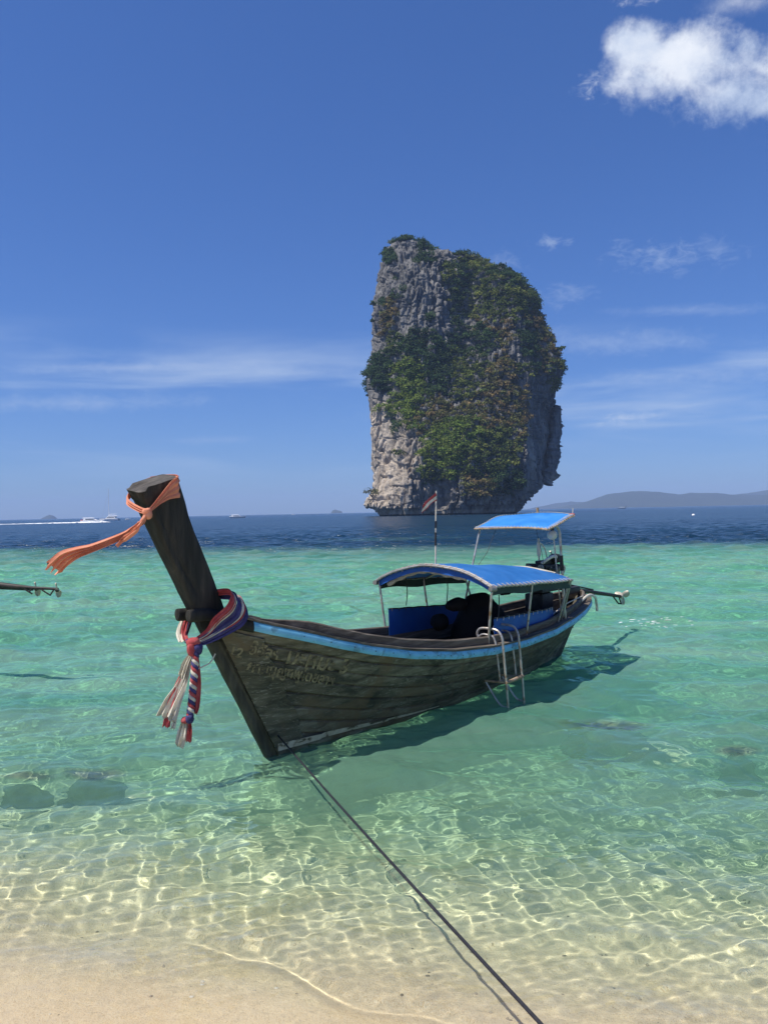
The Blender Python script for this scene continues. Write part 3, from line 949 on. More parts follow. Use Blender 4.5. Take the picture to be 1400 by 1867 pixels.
def x0(z): return -0.555 * z + 0.13
def x1(z): return 6.55 + 1.46 * z


_q = [(s - x0(z)) / (x1(z) - x0(z)) for s, z in zip(RS, RZ)]
_q[0], _q[-1] = 0.0, 1.0


def zr(q): return np.interp(q, _q, RZ)
def br(q): return np.interp(q, _q, RB)
def zk(q): return np.interp(q, [0, .1, .3, .8, 1], [-.06, -.16, -.30, -.28, -.10])


def hull(q, g, off=0.0):
    """point on the hull skin (camera side), off = distance outwards"""
    z = zk(q) + (zr(q) - zk(q)) * g
    s = x0(z) + q * (x1(z) - x0(z))
    p = np.interp(q, [0, .2, .5, .85, 1], [1.15, .95, .78, .9, 1.2])
    tt = 0.05 + (br(q) - 0.05) * g ** p + 0.02 * math.sin(math.pi * g) * (1 - abs(2 * q - 1))
    return np.array([s, max(tt + off * 0.9, 0.02), z - off * 0.25])


def hull_at(s, z, off=0.0):
    q = min(max((s - x0(z)) / (x1(z) - x0(z)), 0), 1)
    g = (z - zk(q)) / (zr(q) - zk(q))
    return hull(q, min(max(g, 0), 1), off)


def side(p, sg):
    return L(p[0], p[1] * sg, p[2])


QS = np.linspace(0, 1, 64) ** 1.15
NS = 9
gs = [0, .10, .21, .32, .43, .545, .66, .775, .89, 1.0]
for sg in (1, -1):
    for k in range(NS):
        g0, g1 = gs[k], gs[k + 1]
        rows = []
        for q in QS:
            wv = 0.004 * math.sin(q * 31 + k * 2.1) + 0.0025 * math.sin(q * 83 + k)
            pts = []
            for gg, of in ((g0 - 0.004, -0.020 + wv), (g0 + 0.014, 0.022 + wv), ((g0 * 2 + g1) / 3, 0.021 + wv), ((g0 + 2 * g1) / 3, 0.018 + wv), (g1 - 0.016, 0.010 + wv), (g1 + 0.001, -0.024 + wv)):
                pts.append(side(hull(q, max(gg, 0), of), sg))
            rows.append(pts)
        MB().grid(np.array(rows)).build('plank', M['hull'], boat)
    # inner skin
    rows = [[side(hull(q, g, -0.035), sg) for g in np.linspace(0.02, 1, 9)] for q in QS]
    MB().grid(np.array(rows)).build('inner_planking', M['deck'], boat)
    # ribs
    for s in np.linspace(0.5, 6.9, 10):
        q = (s + .3) / 7.9
        rows = []
        for ds in (-0.035, 0.035):
            rows.append([side(hull(q + ds / 8, g, -0.04), sg) for g in np.linspace(0.1, 1, 8)])
            rows.append([side(hull(q + ds / 8, g, -0.10), sg) for g in np.linspace(0.1, 1, 8)])
        rows = [rows[0], rows[1], rows[3], rows[2], rows[0]]
        MB().grid(np.array(rows)).build('rib', M['grey_wood'], boat)


def sweep(path, section, sg, taper=None, mid=(0, 0)):
    """path of (s, t, z); section of (outwards, up) offsets, closed loop"""
    mb = MB()
    P = [np.array(p) for p in path]
    v, f = [], []
    m = len(section)
    for i, p in enumerate(P):
        tg = P[min(i + 1, len(P) - 1)] - P[max(i - 1, 0)]
        n = np.array([-tg[1], tg[0]])
        n /= np.linalg.norm(n) + 1e-9
        k_ = 1.0 if taper is None else float(np.interp(i, range(len(taper)), taper))
        for o, u in section:
            o, u = mid[0] + (o - mid[0]) * k_, mid[1] + (u - mid[1]) * k_
            v.append(L(p[0] + n[0] * o, (p[1] + n[1] * o) * sg, p[2] + u))
    for i in range(len(P) - 1):
        for k in range(m):
            f.append((i * m + k, i * m + (k + 1) % m, (i + 1) * m + (k + 1) % m, (i + 1) * m + k))
    f.append(tuple(range(m)))
    f.append(tuple((len(P) - 1) * m + k for k in reversed(range(m))))
    return mb.add(v, f)


def fixn(o):
    bm = bmesh.new(); bm.from_mesh(o.data)
    bmesh.ops.recalc_face_normals(bm, faces=bm.faces)
    bm.to_mesh(o.data); bm.free()
    return o


rail_path = [hull(q, 1.0) for q in np.linspace(0, 1, 70)]
rail_path = [np.array([-1.0, 0.088, 1.645])] + rail_path
for sg in (1, -1):
    sec = [(0.0, -.047), (0.035, -.044), (0.053, -.018), (0.053, .025), (0.035, .05), (0.0, .052)]
    fixn(sweep(rail_path[3:], sec, sg).build('rub_rail', M['blue_paint'], boat))
    # nose of the rub rail left as bare timber
    sec = [(-0.03, -.07), (0.04, -.065), (0.04, .05), (-0.03, .055)]
    nose = smooth_path([rail_path[0] + np.array([-.03, 0, .01])] + rail_path[:4], 4)
    sec = [(-0.045 + .05 * math.cos(a_) * 0.9 + .045, -.005 + .062 * math.sin(a_)) for a_ in np.linspace(0, 2 * math.pi, 13)[:-1]]
    fixn(sweep(nose, sec, sg, [.25, .62, .86, .97, 1], (0, -.005)).build('rail_end', M['post'], boat))
    # flat capping board
    sec = [(-0.11, .054), (0.045, .054), (0.045, .078), (-0.11, .078)]
    fixn(sweep(rail_path[2:], sec, sg).build('capping_board', M['grey_wood'], boat))
    # raised coaming on the inner edge
    sec = [(-0.125, .02), (-0.075, .08), (-0.072, .165), (-0.085, .178), (-0.118, .178), (-0.128, .165)]
    fixn(sweep(rail_path[3:], sec, sg, [.25, .4, .6, .8, .95, 1], (-.1, .05)).build('coaming', M['grey_wood'], boat))
    # inner wale below the coaming
    sec = [(-0.16, -.14), (-0.115, -.14), (-0.12, .05), (-0.165, .05)]
    fixn(sweep(rail_path[8:-3], sec, sg).build('inner_wale', M['grey_wood'], boat))
    # nail heads on the blue rail
    mb = MB()
    for p in rail_path[6:60:2]:
        c = np.array(side(p + np.array([0, 0.056, 0.0]), sg))
        mb.blob(c, (0.007, 0.005, 0.007), nu=6, nv=4)
    mb.build('nail_heads', M['hull_dark'], boat)['kind'] = 'stuff'

# white waterline stripe, flaking
for sg in (1, -1):
    rows = []
    for s in np.linspace(0.02, 2.5, 40):
        zc = 0.125 - 0.012 * s
        hw = max(0.042 - 0.014 * s, 0.008)
        rows.append([side(hull_at(s + 0.06, zc + o, 0.030 + (0.024 if s < 0.62 else 0)), sg) for o in (-hw, hw)])
    MB().grid(np.array(rows)).build('waterline_stripe', M['stripe'], boat)

# broad apron plank where the planking meets the stem
for sg in (1, -1):
    rows = []
    for g in np.linspace(0.0, 0.93, 26):
        qe = 0.030 + 0.034 * (1 - g) + 0.003 * math.sin(g * 21)
        rows.append([side(hull(q, g, 0.030 + 0.004 * math.sin(g * 9)), sg) for q in np.linspace(0.0, qe, 6)])
    fixn(MB().grid(np.array(rows), 0.022).build('bow_apron', M['hull'], boat))

# stem and prow post: one raking timber that flares towards its head
zs = np.concatenate([np.linspace(-0.12, 1.6, 34), np.linspace(1.64, 2.86, 50)])
v, f = [], []
NPST = 48
for z in zs:
    fz = -0.555 * z + 0.035 * max(0, z - 1.7)
    th = np.interp(z, [-.12, .3, 1.0, 1.6, 2.2, 2.9], [.30, .34, .30, .33, .37, .42])
    hw = np.interp(z, [-.12, .3, 1.2, 1.7, 2.2, 2.9], [.045, .058, .065, .080, .105, .135])
    curve = np.interp(z, [-.12, 1.3, 1.75, 2.9], [0, 0, .03, 0])
    for k in range(NPST):
        a = 2 * math.pi * k / NPST
        ca, sa = math.cos(a), math.sin(a)
        r_ = (abs(ca) ** 7 + abs(sa) ** 7) ** (-1 / 7)
        ss = fz + th / 2 + r_ * ca * th / 2 + (curve if ca > 0 else 0)
        tt = r_ * sa * hw * (0.72 if ca < -0.3 and z < 1.6 else 1)
        v.append((ss, tt, z))
v = np.array(v)
nzp = fbm(v * np.array([5, 5, 2.2]), 4, 3)
v[:, 1] += nzp * 0.022
# long drying crack down the camera side, and chipped edges
ck = np.exp(-((v[:, 0] + 0.555 * v[:, 2] - 0.115 - 0.03 * np.sin(v[:, 2] * 5)) / 0.022) ** 2) * np.clip((v[:, 2] - 1.75) / .2, 0, 1) * (v[:, 1] > 0)
v[:, 1] -= 0.020 * ck
v[:, 0] += fbm(v * np.array([4, 9, 3]) + 9, 3, 8) * 0.022
# head cut off on a slope, lower at the front
hd = v[:, 2] > 2.60
cutz = 2.955 + 0.30 * (np.clip(v[:, 0], -1.7, -1.0) + 1.25) - 0.16 * v[:, 1]
kk = np.clip((v[:, 2] - 2.60) / 0.26, 0, 1)
v[:, 2] = np.where(hd, 2.60 + (cutz - 2.60) * kk, v[:, 2])
# the head's front corner is split away
v[:, 2] -= np.where(hd & (v[:, 0] < -1.48), 0.03 * kk, 0)
f = []
for i in range(len(zs) - 1):
    for k in range(NPST):
        f.append((i * NPST + k, i * NPST + (k + 1) % NPST, (i + 1) * NPST + (k + 1) % NPST, (i + 1) * NPST + k))
lst = (len(zs) - 1) * NPST
cap = v[lst:lst + NPST]
c0 = cap.mean(0) + np.array([0, 0, 0.006])
ring2 = c0 + (cap - c0) * 0.55 + np.array([0, 0, 0.004])
v = np.vstack([v, ring2, c0[None]])
r2i = lst + NPST
for k in range(NPST):
    f.append((lst + k, lst + (k + 1) % NPST, r2i + (k + 1) % NPST, r2i + k))
    f.append((r2i + k, r2i + (k + 1) % NPST, r2i + NPST))
post = link('prow_post', [L(*p) for p in v], f, M['post'], boat)
post.data.materials.append(M['post_end'])
post.data.materials.append(M['stem'])
for q_ in range(len(f) - 2 * NPST, len(f)):
    post.data.polygons[q_].material_index = 1
for pg in post.data.polygons:
    if pg.center.z < 1.36 + .03 * math.sin(pg.center.x * 40):
        pg.material_index = 2
fixn(post)
post.data.set_sharp_from_angle(angle=R(40))
MB().add([L(*p) for p in [(.35, -.03, -.02), (.35, .03, -.02), (6.3, .035, -.18), (6.3, -.035, -.18), (.6, -.03, -.30), (.6, .03, -.30), (6.3, .03, -.42), (6.3, -.03, -.42)]],
         [(0, 1, 2, 3), (4, 7, 6, 5), (0, 4, 5, 1), (1, 5, 6, 2), (2, 6, 7, 3), (3, 7, 4, 0)]).build('keel', M['hull_dark'], boat, smooth=False)
# skeg and stern post
fixn(MB().add([L(*p) for p in [(6.2, -.04, -.40), (6.2, .04, -.40), (6.5, .04, -.36), (6.5, -.04, -.36), (7.75, -.05, 1.0), (7.75, .05, 1.0), (8.0, .05, 1.02), (8.0, -.05, 1.02)]],
              [(0, 1, 2, 3), (4, 5, 6, 7), (0, 1, 5, 4), (1, 2, 6, 5), (2, 3, 7, 6), (3, 0, 4, 7)]).build('stern_post', M['hull'], boat, smooth=False, bevel=0.01))

# floor boards, fore deck boards and thwarts
for j in range(9):
    ta, tb = -0.62 + j * 0.138, -0.62 + j * 0.138 + 0.128
    lim = max(abs(ta), abs(tb))
    ok = [s for s in np.linspace(0.7, 7.0, 60) if hull_at(s, 0.36)[1] - 0.05 > lim]
    if len(ok) < 2:
        continue
    sa, sb = ok[0], ok[-1]
    MB().box(L((sa + sb) / 2, (ta + tb) / 2, 0.34 + 0.006 * (j % 3)), (sb - sa, tb - ta, 0.025)).build('floor_board', M['deck'], boat, smooth=False)
for s, wd in ((0.95, .24), (1.75, .22), (2.55, .24), (6.35, .3)):
    hw = hull_at(s, 0.62)[1] - 0.03
    MB().box(L(s, 0, 0.60), (wd, 2 * hw, 0.035)).build('thwart', M['grey_wood'], boat, smooth=False, bevel=0.006)
for sg in (1, -1):
    for k in range(2):
        hw = 0.34 + k * 0.165
        MB().box(L(4.25, sg * hw, 0.57), (2.4, 0.155, 0.03)).build('side_bench', M['deck'], boat, smooth=False, bevel=0.005)
for k in range(4):
    s = 6.75 + k * 0.2
    hw = max(hull_at(s, .72)[1] - .06, 0.06)
    MB().box(L(s, 0, 0.74), (0.185, 2 * hw, 0.03)).build('aft_deck_board', M['grey_wood'], boat, smooth=False)

# ---- main canopy
CS0, CS1, CW = 3.08, 5.42, 0.97


def can(s, t):
    a = (s - CS0) / (CS1 - CS0)
    e = np.interp(a, [0, 1], [1.61, 1.505])
    rise = np.interp(a, [0, .5, 1], [.25, .235, .165])
    tt = t / CW
    return e + rise * (1 - abs(tt) ** 2.1) + 0.012 * math.sin(a * 9.4) * (1 - tt * tt) + 0.004 * math.sin(s * 7 + t * 9)


rows = [[L(s, t, can(s, t)) for t in np.linspace(-CW, CW, 33)] for s in np.linspace(CS0, CS1, 29)]
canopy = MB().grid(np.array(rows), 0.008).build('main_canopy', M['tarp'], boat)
# frame pipes round the canopy edge
arch_f = [L(CS0 - .012, t, can(CS0, t) - .012) for t in np.linspace(-CW, CW, 25)]
arch_a = [L(CS1 + .01, t, can(CS1, t) - .012) for t in np.linspace(-CW, CW, 25)]
MB().tube(arch_f, 0.017).build('hoop', M['steel'], canopy)
MB().tube(arch_a, 0.017).build('hoop', M['steel'], canopy)
s_mid = (CS0 + CS1) / 2
MB().tube([L(s_mid, t, can(s_mid, t) - .03) for t in np.linspace(-CW, CW, 25)], 0.016).build('hoop', M['steel'], canopy)
for t in (-CW, CW):
    MB().tube([L(s, t, can(s, t) - .012) for s in np.linspace(CS0 - .03, CS1 + .03, 12)], 0.017).build('edge_pipe', M['steel'], canopy)
for t in (-.5, 0, .5):
    MB().tube([L(s, t, can(s, t) - .03) for s in np.linspace(CS0, CS1, 12)], 0.012).build('ridge_pipe', M['steel'], canopy)
mb = MB()
for t in (-CW, CW):
    for s in np.arange(CS0 + .06, CS1, .115):
        z = can(s, t)
        sg = 1 if t > 0 else -1
        mb.tube([L(s, t - sg * .045, z + .02), L(s + .012, t - sg * .012, z + .013), L(s + .02, t + sg * .022, z - .012), L(s + .012, t - sg * .005, z - .035)], 0.0055, 5)
for k, t in enumerate(np.linspace(-.9, .9, 19)):
    for s, sg in ((CS0, -1), (CS1, 1)):
        z = can(s, t)
        mb.tube([L(s - sg * .045, t, z + .012), L(s, t + .008, z + .014), L(s + sg * .03, t + .012, z - .008), L(s + sg * .012, t, z - .034)], 0.005, 5)
mb.build('lacing', M['cord'], canopy)['kind'] = 'stuff'
# white bolt-rope strip along the sunny edges
MB().grid(np.array([[L(CS0 - .008 + o, t, can(CS0, t) + .009) for o in (-.012, .03)] for t in np.linspace(-CW, CW, 30)]), 0.004).build('hem', M['cord'], canopy)
MB().grid(np.array([[L(CS1 - .17 * (1 - abs(t - .25) / .5) - .02 + o, t, can(CS1, t) + .016) for o in (0, .17 * (1 - abs(t - .25) / .5) + .04)] for t in np.linspace(-.2, .7, 14)]), 0.004).build('worn_patch', M['white_cloth'], canopy)
# hanging valances: blue in front, dark green along the sides
rows = [[L(CS0 + .02 + .012 * math.sin(t * 17) * k, t, can(CS0, t) - .02 - .085 * k - .01 * k * math.sin(t * 6)) for k in (0, .5, 1)] for t in np.linspace(-.95, .95, 36)]
MB().grid(np.array(rows), 0.004).build('front_valance', M['curtain'], canopy)
for sg in (1, -1):
    rows = [[L(s, sg * (CW - .03 + .01 * math.sin(s * 12) * k), can(s, CW) - .02 - .105 * k - .012 * math.sin(s * 5) * k) for k in (0, .5, 1)] for s in np.linspace(CS0 + .03, CS1, 24)]
    MB().grid(np.array(rows), 0.005).build('side_valance', M['green_valance'], canopy)
# rolled-up sheet under the front hoop
pth = [L(CS0 + .12, t, can(CS0, t) - .11 - .02 * math.sin(t * 5)) for t in np.linspace(-.85, .5, 24)]
MB().tube(pth, [0.035 + .010 * math.sin(i * 1.9) for i in range(24)], 9).build('rolled_sheet', M['cord'], canopy)
# pipe ends
for t in (-CW, CW):
    MB().tube([L(CS0 - .05, t * 1.0, can(CS0, t) - .035), L(CS0 + .05, t * 1.02, can(CS0, t) - .04)], 0.034, 10).build('pipe_end', M['engine_grey'], canopy)
# posts
for sg in (1, -1):
    for s, ds in ((CS0 + .03, .03), (4.20, .0), (CS1 - .04, .02), (CS1 + .02, .16)):
        if sg == -1 and ds == .16:
            continue
        tb = hull_at(s + ds, 0.75)[1] - 0.10
        z0 = 0.70
        MB().tube([L(s, sg * (CW - .02), can(s, CW) - .02), L(s + ds, sg * tb, z0)], 0.0165, 9).build('canopy_post', M['steel'], boat)

# ---- side curtains
def curtain(sa, sb, sg, za, zb, h, name='side_curtain'):
    rows = []
    for s in np.linspace(sa, sb, 40):
        a = (s - sa) / (sb - sa)
        zt = za + (zb - za) * a + .003 * math.sin(a * 40)
        tt = hull_at(s, .75)[1] - .15
        tt = min(tt, .80)
        rows.append([L(s, sg * (tt + .006 * math.sin(s * 9 + k * 2) + .002 * math.sin(s * 23)), zt - h * k) for k in np.linspace(0, 1, 8)])
    c = MB().grid(np.array(rows), 0.004).build(name, M['curtain'], boat)
    MB().tube([tuple(np.array(r[0]) + np.array([0, 0, .006])) for r in rows], 0.010, 7).build('curtain_rod', M['engine'], c)
    mb = MB()
    for r in rows[1::3]:
        p = np.array(r[0])
        mb.tube([p + np.array([0, -.018, -.03]), p + np.array([.008, -.02, .012]), p + np.array([.012, .018, .012]), p + np.array([.004, .018, -.03])], 0.0045, 5)
    mb.build('curtain_tie', M['cord'] if sg > 0 else M['grey_wood'], c)['kind'] = 'stuff'
    return c


curtain(3.12, 5.30, -1, 1.19, 1.05, .42)
curtain(3.40, 5.44, 1, 1.13, 1.05, .38)

# ---- stern canopy for the helmsman
AC = [(5.42, -.76, 2.30), (5.08, .76, 2.285), (6.42, -.76, 2.50), (6.0, .76, 2.485)]   # far fore, near fore, far aft, near aft


def ac(a, b_):
    p = [np.array(q) for q in AC]
    q = (p[0] * (1 - b_) + p[1] * b_) * (1 - a) + (p[2] * (1 - b_) + p[3] * b_) * a
    q[2] += 0.035 * math.sin(math.pi * b_) + 0.02 * math.sin(math.pi * a) - .012 * math.sin(a * 7 + b_ * 5)
    return L(*q)


rows = [[ac(a, b_) for b_ in np.linspace(0, 1, 20)] for a in np.linspace(0, 1, 14)]
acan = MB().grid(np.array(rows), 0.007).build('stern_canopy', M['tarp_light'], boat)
edges = [[ac(0, x) for x in np.linspace(0, 1, 12)], [ac(1, x) for x in np.linspace(0, 1, 12)], [ac(x, 0) for x in np.linspace(0, 1, 8)], [ac(x, 1) for x in np.linspace(0, 1, 8)]]
for e in edges:
    MB().tube([(p[0], p[1], p[2] - .014) for p in e], 0.016).build('edge_pipe', M['rusty'], acan)
mb = MB()
for e in edges:
    for i in range(len(e) - 1):
        for k in (0.25, .75):
            p = np.array(e[i]) * (1 - k) + np.array(e[i + 1]) * k
            c_ = np.array(ac(.5, .5)) - p
            c_[2] = 0
            c_ /= np.linalg.norm(c_)
            mb.tube([p + c_ * .05 + np.array([0, 0, .014]), p + np.array([0, 0, .012]), p - c_ * .022 + np.array([0.01, 0, -.012]), p + np.array([0, 0, -.034])], 0.0055, 5)
mb.build('lacing', M['cord'], acan)['kind'] = 'stuff'
mb = MB()
mb.tube([ac(1, .98), (ac(1, .98)[0] + .02, ac(1, .98)[1], ac(1, .98)[2] + .11)], 0.006)
mb.build('whip_end', M['cord'], acan)
fixn(MB().blob(ac(1, .97), (.05, .05, .022), 3, .3).build('red_rag', M['red'], acan))
for tp, bt in ((ac(.08, .05), L(4.98, -.78, .78)),):
    MB().tube([tp, bt], 0.017).build('canopy_post', M['steel'], boat)
p1, p2 = L(5.56, .70, 2.335), L(5.70, .72, .80)
MB().tube(smooth_path([L(5.40, .66, 2.345), L(5.50, .69, 2.325), L(5.575, .70, 2.25), L(5.60, .705, 2.1), L(5.64, .71, 1.5), p2], 5), 0.021).build('canopy_post', M['steel'], boat)
MB().tube([L(5.52, .62, 2.3), L(5.60, .64, 1.6), L(5.70, .66, .80)], 0.012).build('canopy_post', M['steel'], boat)
MB().tube([L(5.615, .707, 1.86), L(5.635, .71, 1.62)], 0.03, 10).build('pipe_clamp', M['engine'], boat)
fixn(MB().blob(L(5.50, .62, 2.185), (.078, .078, .078), 1, 0.0, 18, 12).build('lamp_globe', M['lamp'], boat))
MB().tube([L(5.50, .62, 2.25), L(5.50, .62, 2.32)], 0.03, 10).build('lamp_mount', M['engine'], boat)
# brown stick lashed to the back of the stern canopy
MB().tube([L(6.4, -.1, 2.44), L(6.4, -.1, 2.62)], 0.022, 7).build('stick', M['rusty'], boat)
for a_, b_ in ((L(5.42, -.35, 2.28), L(5.0, -.5, 1.64)), (L(5.35, .42, 2.28), L(5.55, .45, 1.6)), (ac(.1, .35), ac(.75, .05))):
    MB().tube([a_, tuple((np.array(a_) + np.array(b_)) / 2 + np.array([.05, 0, -.05])), b_], 0.004, 5).build('guy_line', M['rope'], boat)

# ---- flag on its staff
MB().tube([L(3.225, -.02, 1.80), L(3.24, -.02, 2.30)], 0.012).build('flag_staff', M['cord'], boat)
fs = MB().tube([L(3.24, -.02, 2.28), L(3.275, -.02, 2.88)], 0.010).build('flag_staff', M['cord'], boat)
MB().tube([L(3.232, -.02, 2.12), L(3.24, -.02, 2.30)], 0.016).build('tape', M['rope'], fs)
MB().tube([L(3.248, -.02, 2.36), L(3.255, -.02, 2.46)], 0.0155).build('tape', M['rope'], fs)


def flag_strip(b0, b1, mat):
    rows = []
    for a in np.linspace(0, 1, 16):
        row = []
        for b_ in np.linspace(b0, b1, 5):
            s = 3.262 - .20 * a
            tt = -.02 - .10 * a + .018 * math.sin(a * 8 + b_ * 2)
            z = 2.855 - .115 * b_ * (1 - .15 * a) - .155 * a - .03 * a * a + .008 * math.sin(a * 9 + b_)
            row.append(L(s, tt, z))
        rows.append(row)
    return MB().grid(np.array(rows), 0.002).build('flag', mat, fs)


flag_strip(0, .40, M['red'])
flag_strip(.40, .85, M['white_cloth'])
flag_strip(.85, 1.0, M['red'])

# ---- engine, tail shaft and propeller
eng = MB()
eng.box(L(6.40, 0, 1.52), (.52, .34, .26))
eng.box(L(6.40, 0, 1.36), (.46, .26, .18))
ev = eng.build('engine_block', M['engine'], boat, bevel=0.025)
MB().box(L(6.42, .02, 1.685), (.46, .16, .075)).build('valve_cover', M['engine'], ev, bevel=0.02)
MB().box(L(6.10, -.02, 1.56), (.06, .30, .24)).build('radiator', M['engine'], ev, bevel=0.01)
fixn(MB().blob(L(6.62, .10, 1.74), (.13, .12, .085), 2, .05, 16, 10).build('air_filter', M['engine'], ev))
for (s, t_, z, r_) in ((6.06, .08, 1.47, .085), (6.06, -.1, 1.60, .065), (6.06, .13, 1.62, .05)):
    MB().tube([L(s - .045, t_, z), L(s, t_, z)], r_, 16).build('pulley', M['engine_grey'], ev)
MB().tube([L(6.25, .21, 1.47), L(6.42, .23, 1.47)], .065, 14).build('alternator', M['engine_grey'], ev)
MB().tube(smooth_path([L(6.12, .10, 1.68), L(6.20, .16, 1.745), L(6.34, .18, 1.785), L(6.48, .18, 1.785), L(6.58, .14, 1.74)], 6), .028, 9).build('white_hose', M['white_hose'], ev)
MB().tube(smooth_path([L(6.2, .2, 1.60), L(6.35, .24, 1.57), L(6.5, .22, 1.60), L(6.68, .16, 1.62)], 6), .018, 8).build('hose', M['engine'], ev)
MB().tube(smooth_path([L(6.62, .2, 1.65), L(6.74, .22, 1.58), L(6.70, .2, 1.45)], 6), .016, 8).build('hose', M['white_hose'], ev)
MB().tube([L(6.23, 0, 1.70), L(6.23, 0, 1.78), L(6.23, 0, 1.82), L(6.225, 0, 2.02), L(6.222, 0, 2.05), L(6.222, 0, 2.10)], [.016, .016, .034, .034, .018, .018], 10).build('exhaust_pipe', M['white_hose'], ev)
MB().tube(smooth_path([L(6.26, 0, 2.01), L(6.31, 0, 2.01), L(6.40, .02, 1.92), L(6.47, .03, 1.74)], 6), .011, 7).build('breather_tube', M['white_hose'], ev)
mb = MB()
for i in range(9):
    mb.tube([L(6.16 + .055 * i, .17, 1.42), L(6.17 + .055 * i, .20, 1.56 + .03 * (i % 3))], .012, 6)
mb.build('manifold', M['engine_grey'], ev)['kind'] = 'stuff'
MB().tube([L(6.64, .02, 1.45), L(6.72, .0, 1.8), L(6.64, .0, 1.86)], .013, 7).build('lifting_bracket', M['steel'], ev)
fr = MB()
fr.box(L(6.45, 0, 1.22), (.78, .28, .06))
fr.build('engine_bed', M['engine'], boat, smooth=False, bevel=0.01)
MB().tube([L(6.48, 0, .72), L(6.48, 0, 1.20)], .06, 12).build('pivot_post', M['engine'], boat)
MB().box(L(6.48, 0, .78), (.5, .42, .10)).build('pivot_block', M['engine'], boat, bevel=0.01)
MB().box(L(6.30, -.05, 1.02), (.4, .34, .30)).build('fuel_tank', M['engine'], boat, bevel=0.03)
MB().box(L(7.35, .04, 1.12), (.46, .16, .13)).build('gearbox', M['engine'], boat, bevel=0.03)
MB().tube([L(6.1, .02, 1.27), L(5.15, .06, 1.29), L(4.9, .08, 1.30)], [.022, .018, .02], 8).build('tiller_bar', M['shaft'], boat)
fixn(MB().tube([L(5.10, .06, 1.285), L(4.82, .08, 1.30)], .028, 8).build('tiller_grip', M['black'], boat))
sp0, sp1 = np.array([6.75, 0, 1.235]), np.array([9.72, 0, .775])
tail = MB().tube([L(*sp0), L(*(sp0 + (sp1 - sp0) * .5)), L(*sp1)], [.046, .040, .032], 10).build('tail_shaft', M['shaft'], boat)
MB().tube([L(*(sp0 + np.array([.1, 0, .075]))), L(*(sp0 + (sp1 - sp0) * .55 + np.array([0, 0, .05])))], .014, 6).build('stiffener', M['shaft'], tail)
MB().tube([L(9.35, 0, .80), L(9.60, 0, .64), L(9.74, 0, .62)], .016, 7).build('skeg_guard', M['shaft'], tail)
MB().tube([L(9.62, 0, .79), L(9.74, 0, .62)], .014, 7).build('skeg_guard', M['shaft'], tail)
fixn(MB().blob(L(9.74, 0, .775), (.06, .05, .05), 1, .02).build('propeller_hub', M['propeller'], tail))


def blade(c, ang, ax, rad, wid, parent, mat, inv=False):
    """one propeller blade, turned about the shaft axis ax"""
    ax = Vector(ax).normalized()
    u = Vector((0, 0, 1)) - ax * ax.z
    u.normalize()
    v_ = ax.cross(u)
    rdir = u * math.cos(ang) + v_ * math.sin(ang)
    tdir = ax.cross(rdir)
    rows = []
    for a in np.linspace(0.12, 1, 9):
        wv = wid * math.sin(math.pi * min(0.92, .18 + a * .74)) ** .7
        row = []
        for k in np.linspace(-1, 1, 7):
            tw = 0.9 - 0.5 * a
            p = Vector(c) + rdir * (rad * a) + (tdir * math.cos(tw) + ax * math.sin(tw)) * (wv * k) + ax * (.02 * k * k)
            row.append(tuple(p))
        rows.append(row)
    return fixn(MB().grid(np.array(rows), .009).build('propeller_blade', mat, parent))


sax = Vector(L(*(sp1 - sp0)))
for k in range(3):
    blade(L(9.80, 0, .765), math.pi * 2 * k / 3 + .9, sax, .17, .07, tail, M['propeller'])
# hose and rod over the stern quarter
MB().tube(smooth_path([L(6.95, .40, .98), L(7.25, .42, 1.06), L(7.55, .40, 1.0), L(7.75, .34, .86), L(7.80, .33, .72)], 6), .024, 8).build('stern_hose', M['white_hose'], boat)
MB().tube([L(7.0, .36, 1.06), L(7.6, .38, 1.04)], .009, 6).build('boat_hook', M['rope'], boat)
MB().tube(smooth_path([L(5.6, .5, .88), L(6.1, .52, 1.02), L(6.7, .44, 1.05), L(7.1, .38, 1.06)], 5), .009, 6).build('stern_line', M['cord'], boat)

# cords hanging from the canopy
for s, t_, z1 in ((4.25, -.55, 1.18), (4.5, .2, 1.33), (3.5, .8, 1.12), (3.55, -.8, 1.2)):
    z0 = can(s, t_) - .05
    MB().tube(smooth_path([L(s, t_, z0), L(s + .02, t_ + .01, (z0 + z1) / 2), L(s, t_, z1)], 4), .007, 6).build('hanging_cord', M['rope'], boat)

# ---- painted lettering, laid on the planks
def lettering(txt, s0, drop, height, name, sx=1.0, shear=0.0):
    cu = bpy.data.curves.new(name, 'FONT')
    cu.body = txt
    cu.size = height
    cu.resolution_u = 3
    cu.offset = height * 0.022
    ob = bpy.data.objects.new(name, cu)
    COL.objects.link(ob)
    dg = bpy.context.evaluated_depsgraph_get()
    me = bpy.data.meshes.new_from_object(ob.evaluated_get(dg))
    bpy.data.objects.remove(ob)
    bm = bmesh.new()
    bm.from_mesh(me)
    bmesh.ops.subdivide_edges(bm, edges=[e for e in bm.edges if e.calc_length() > height * .3], cuts=2)
    bmesh.ops.triangulate(bm, faces=bm.faces)
    for v_ in bm.verts:
        s = s0 + v_.co.x * sx
        q = np.interp(s, RS, _q)
        z = np.interp(s, RS, RZ) - drop + v_.co.y
        q = (s - x0(z)) / (x1(z) - x0(z))
        g = (z - zk(q)) / (zr(q) - zk(q))
        p = hull_at(s, z, 0.054 if q < 0.037 + 0.034 * (1 - g) else 0.029)
        v_.co = Vector(L(*p))
    bm.to_mesh(me)
    bm.free()
    me.materials.append(M['lettering'])
    o = bpy.data.objects.new(name, me)
    COL.objects.link(o)
    o.parent = boat
    return o


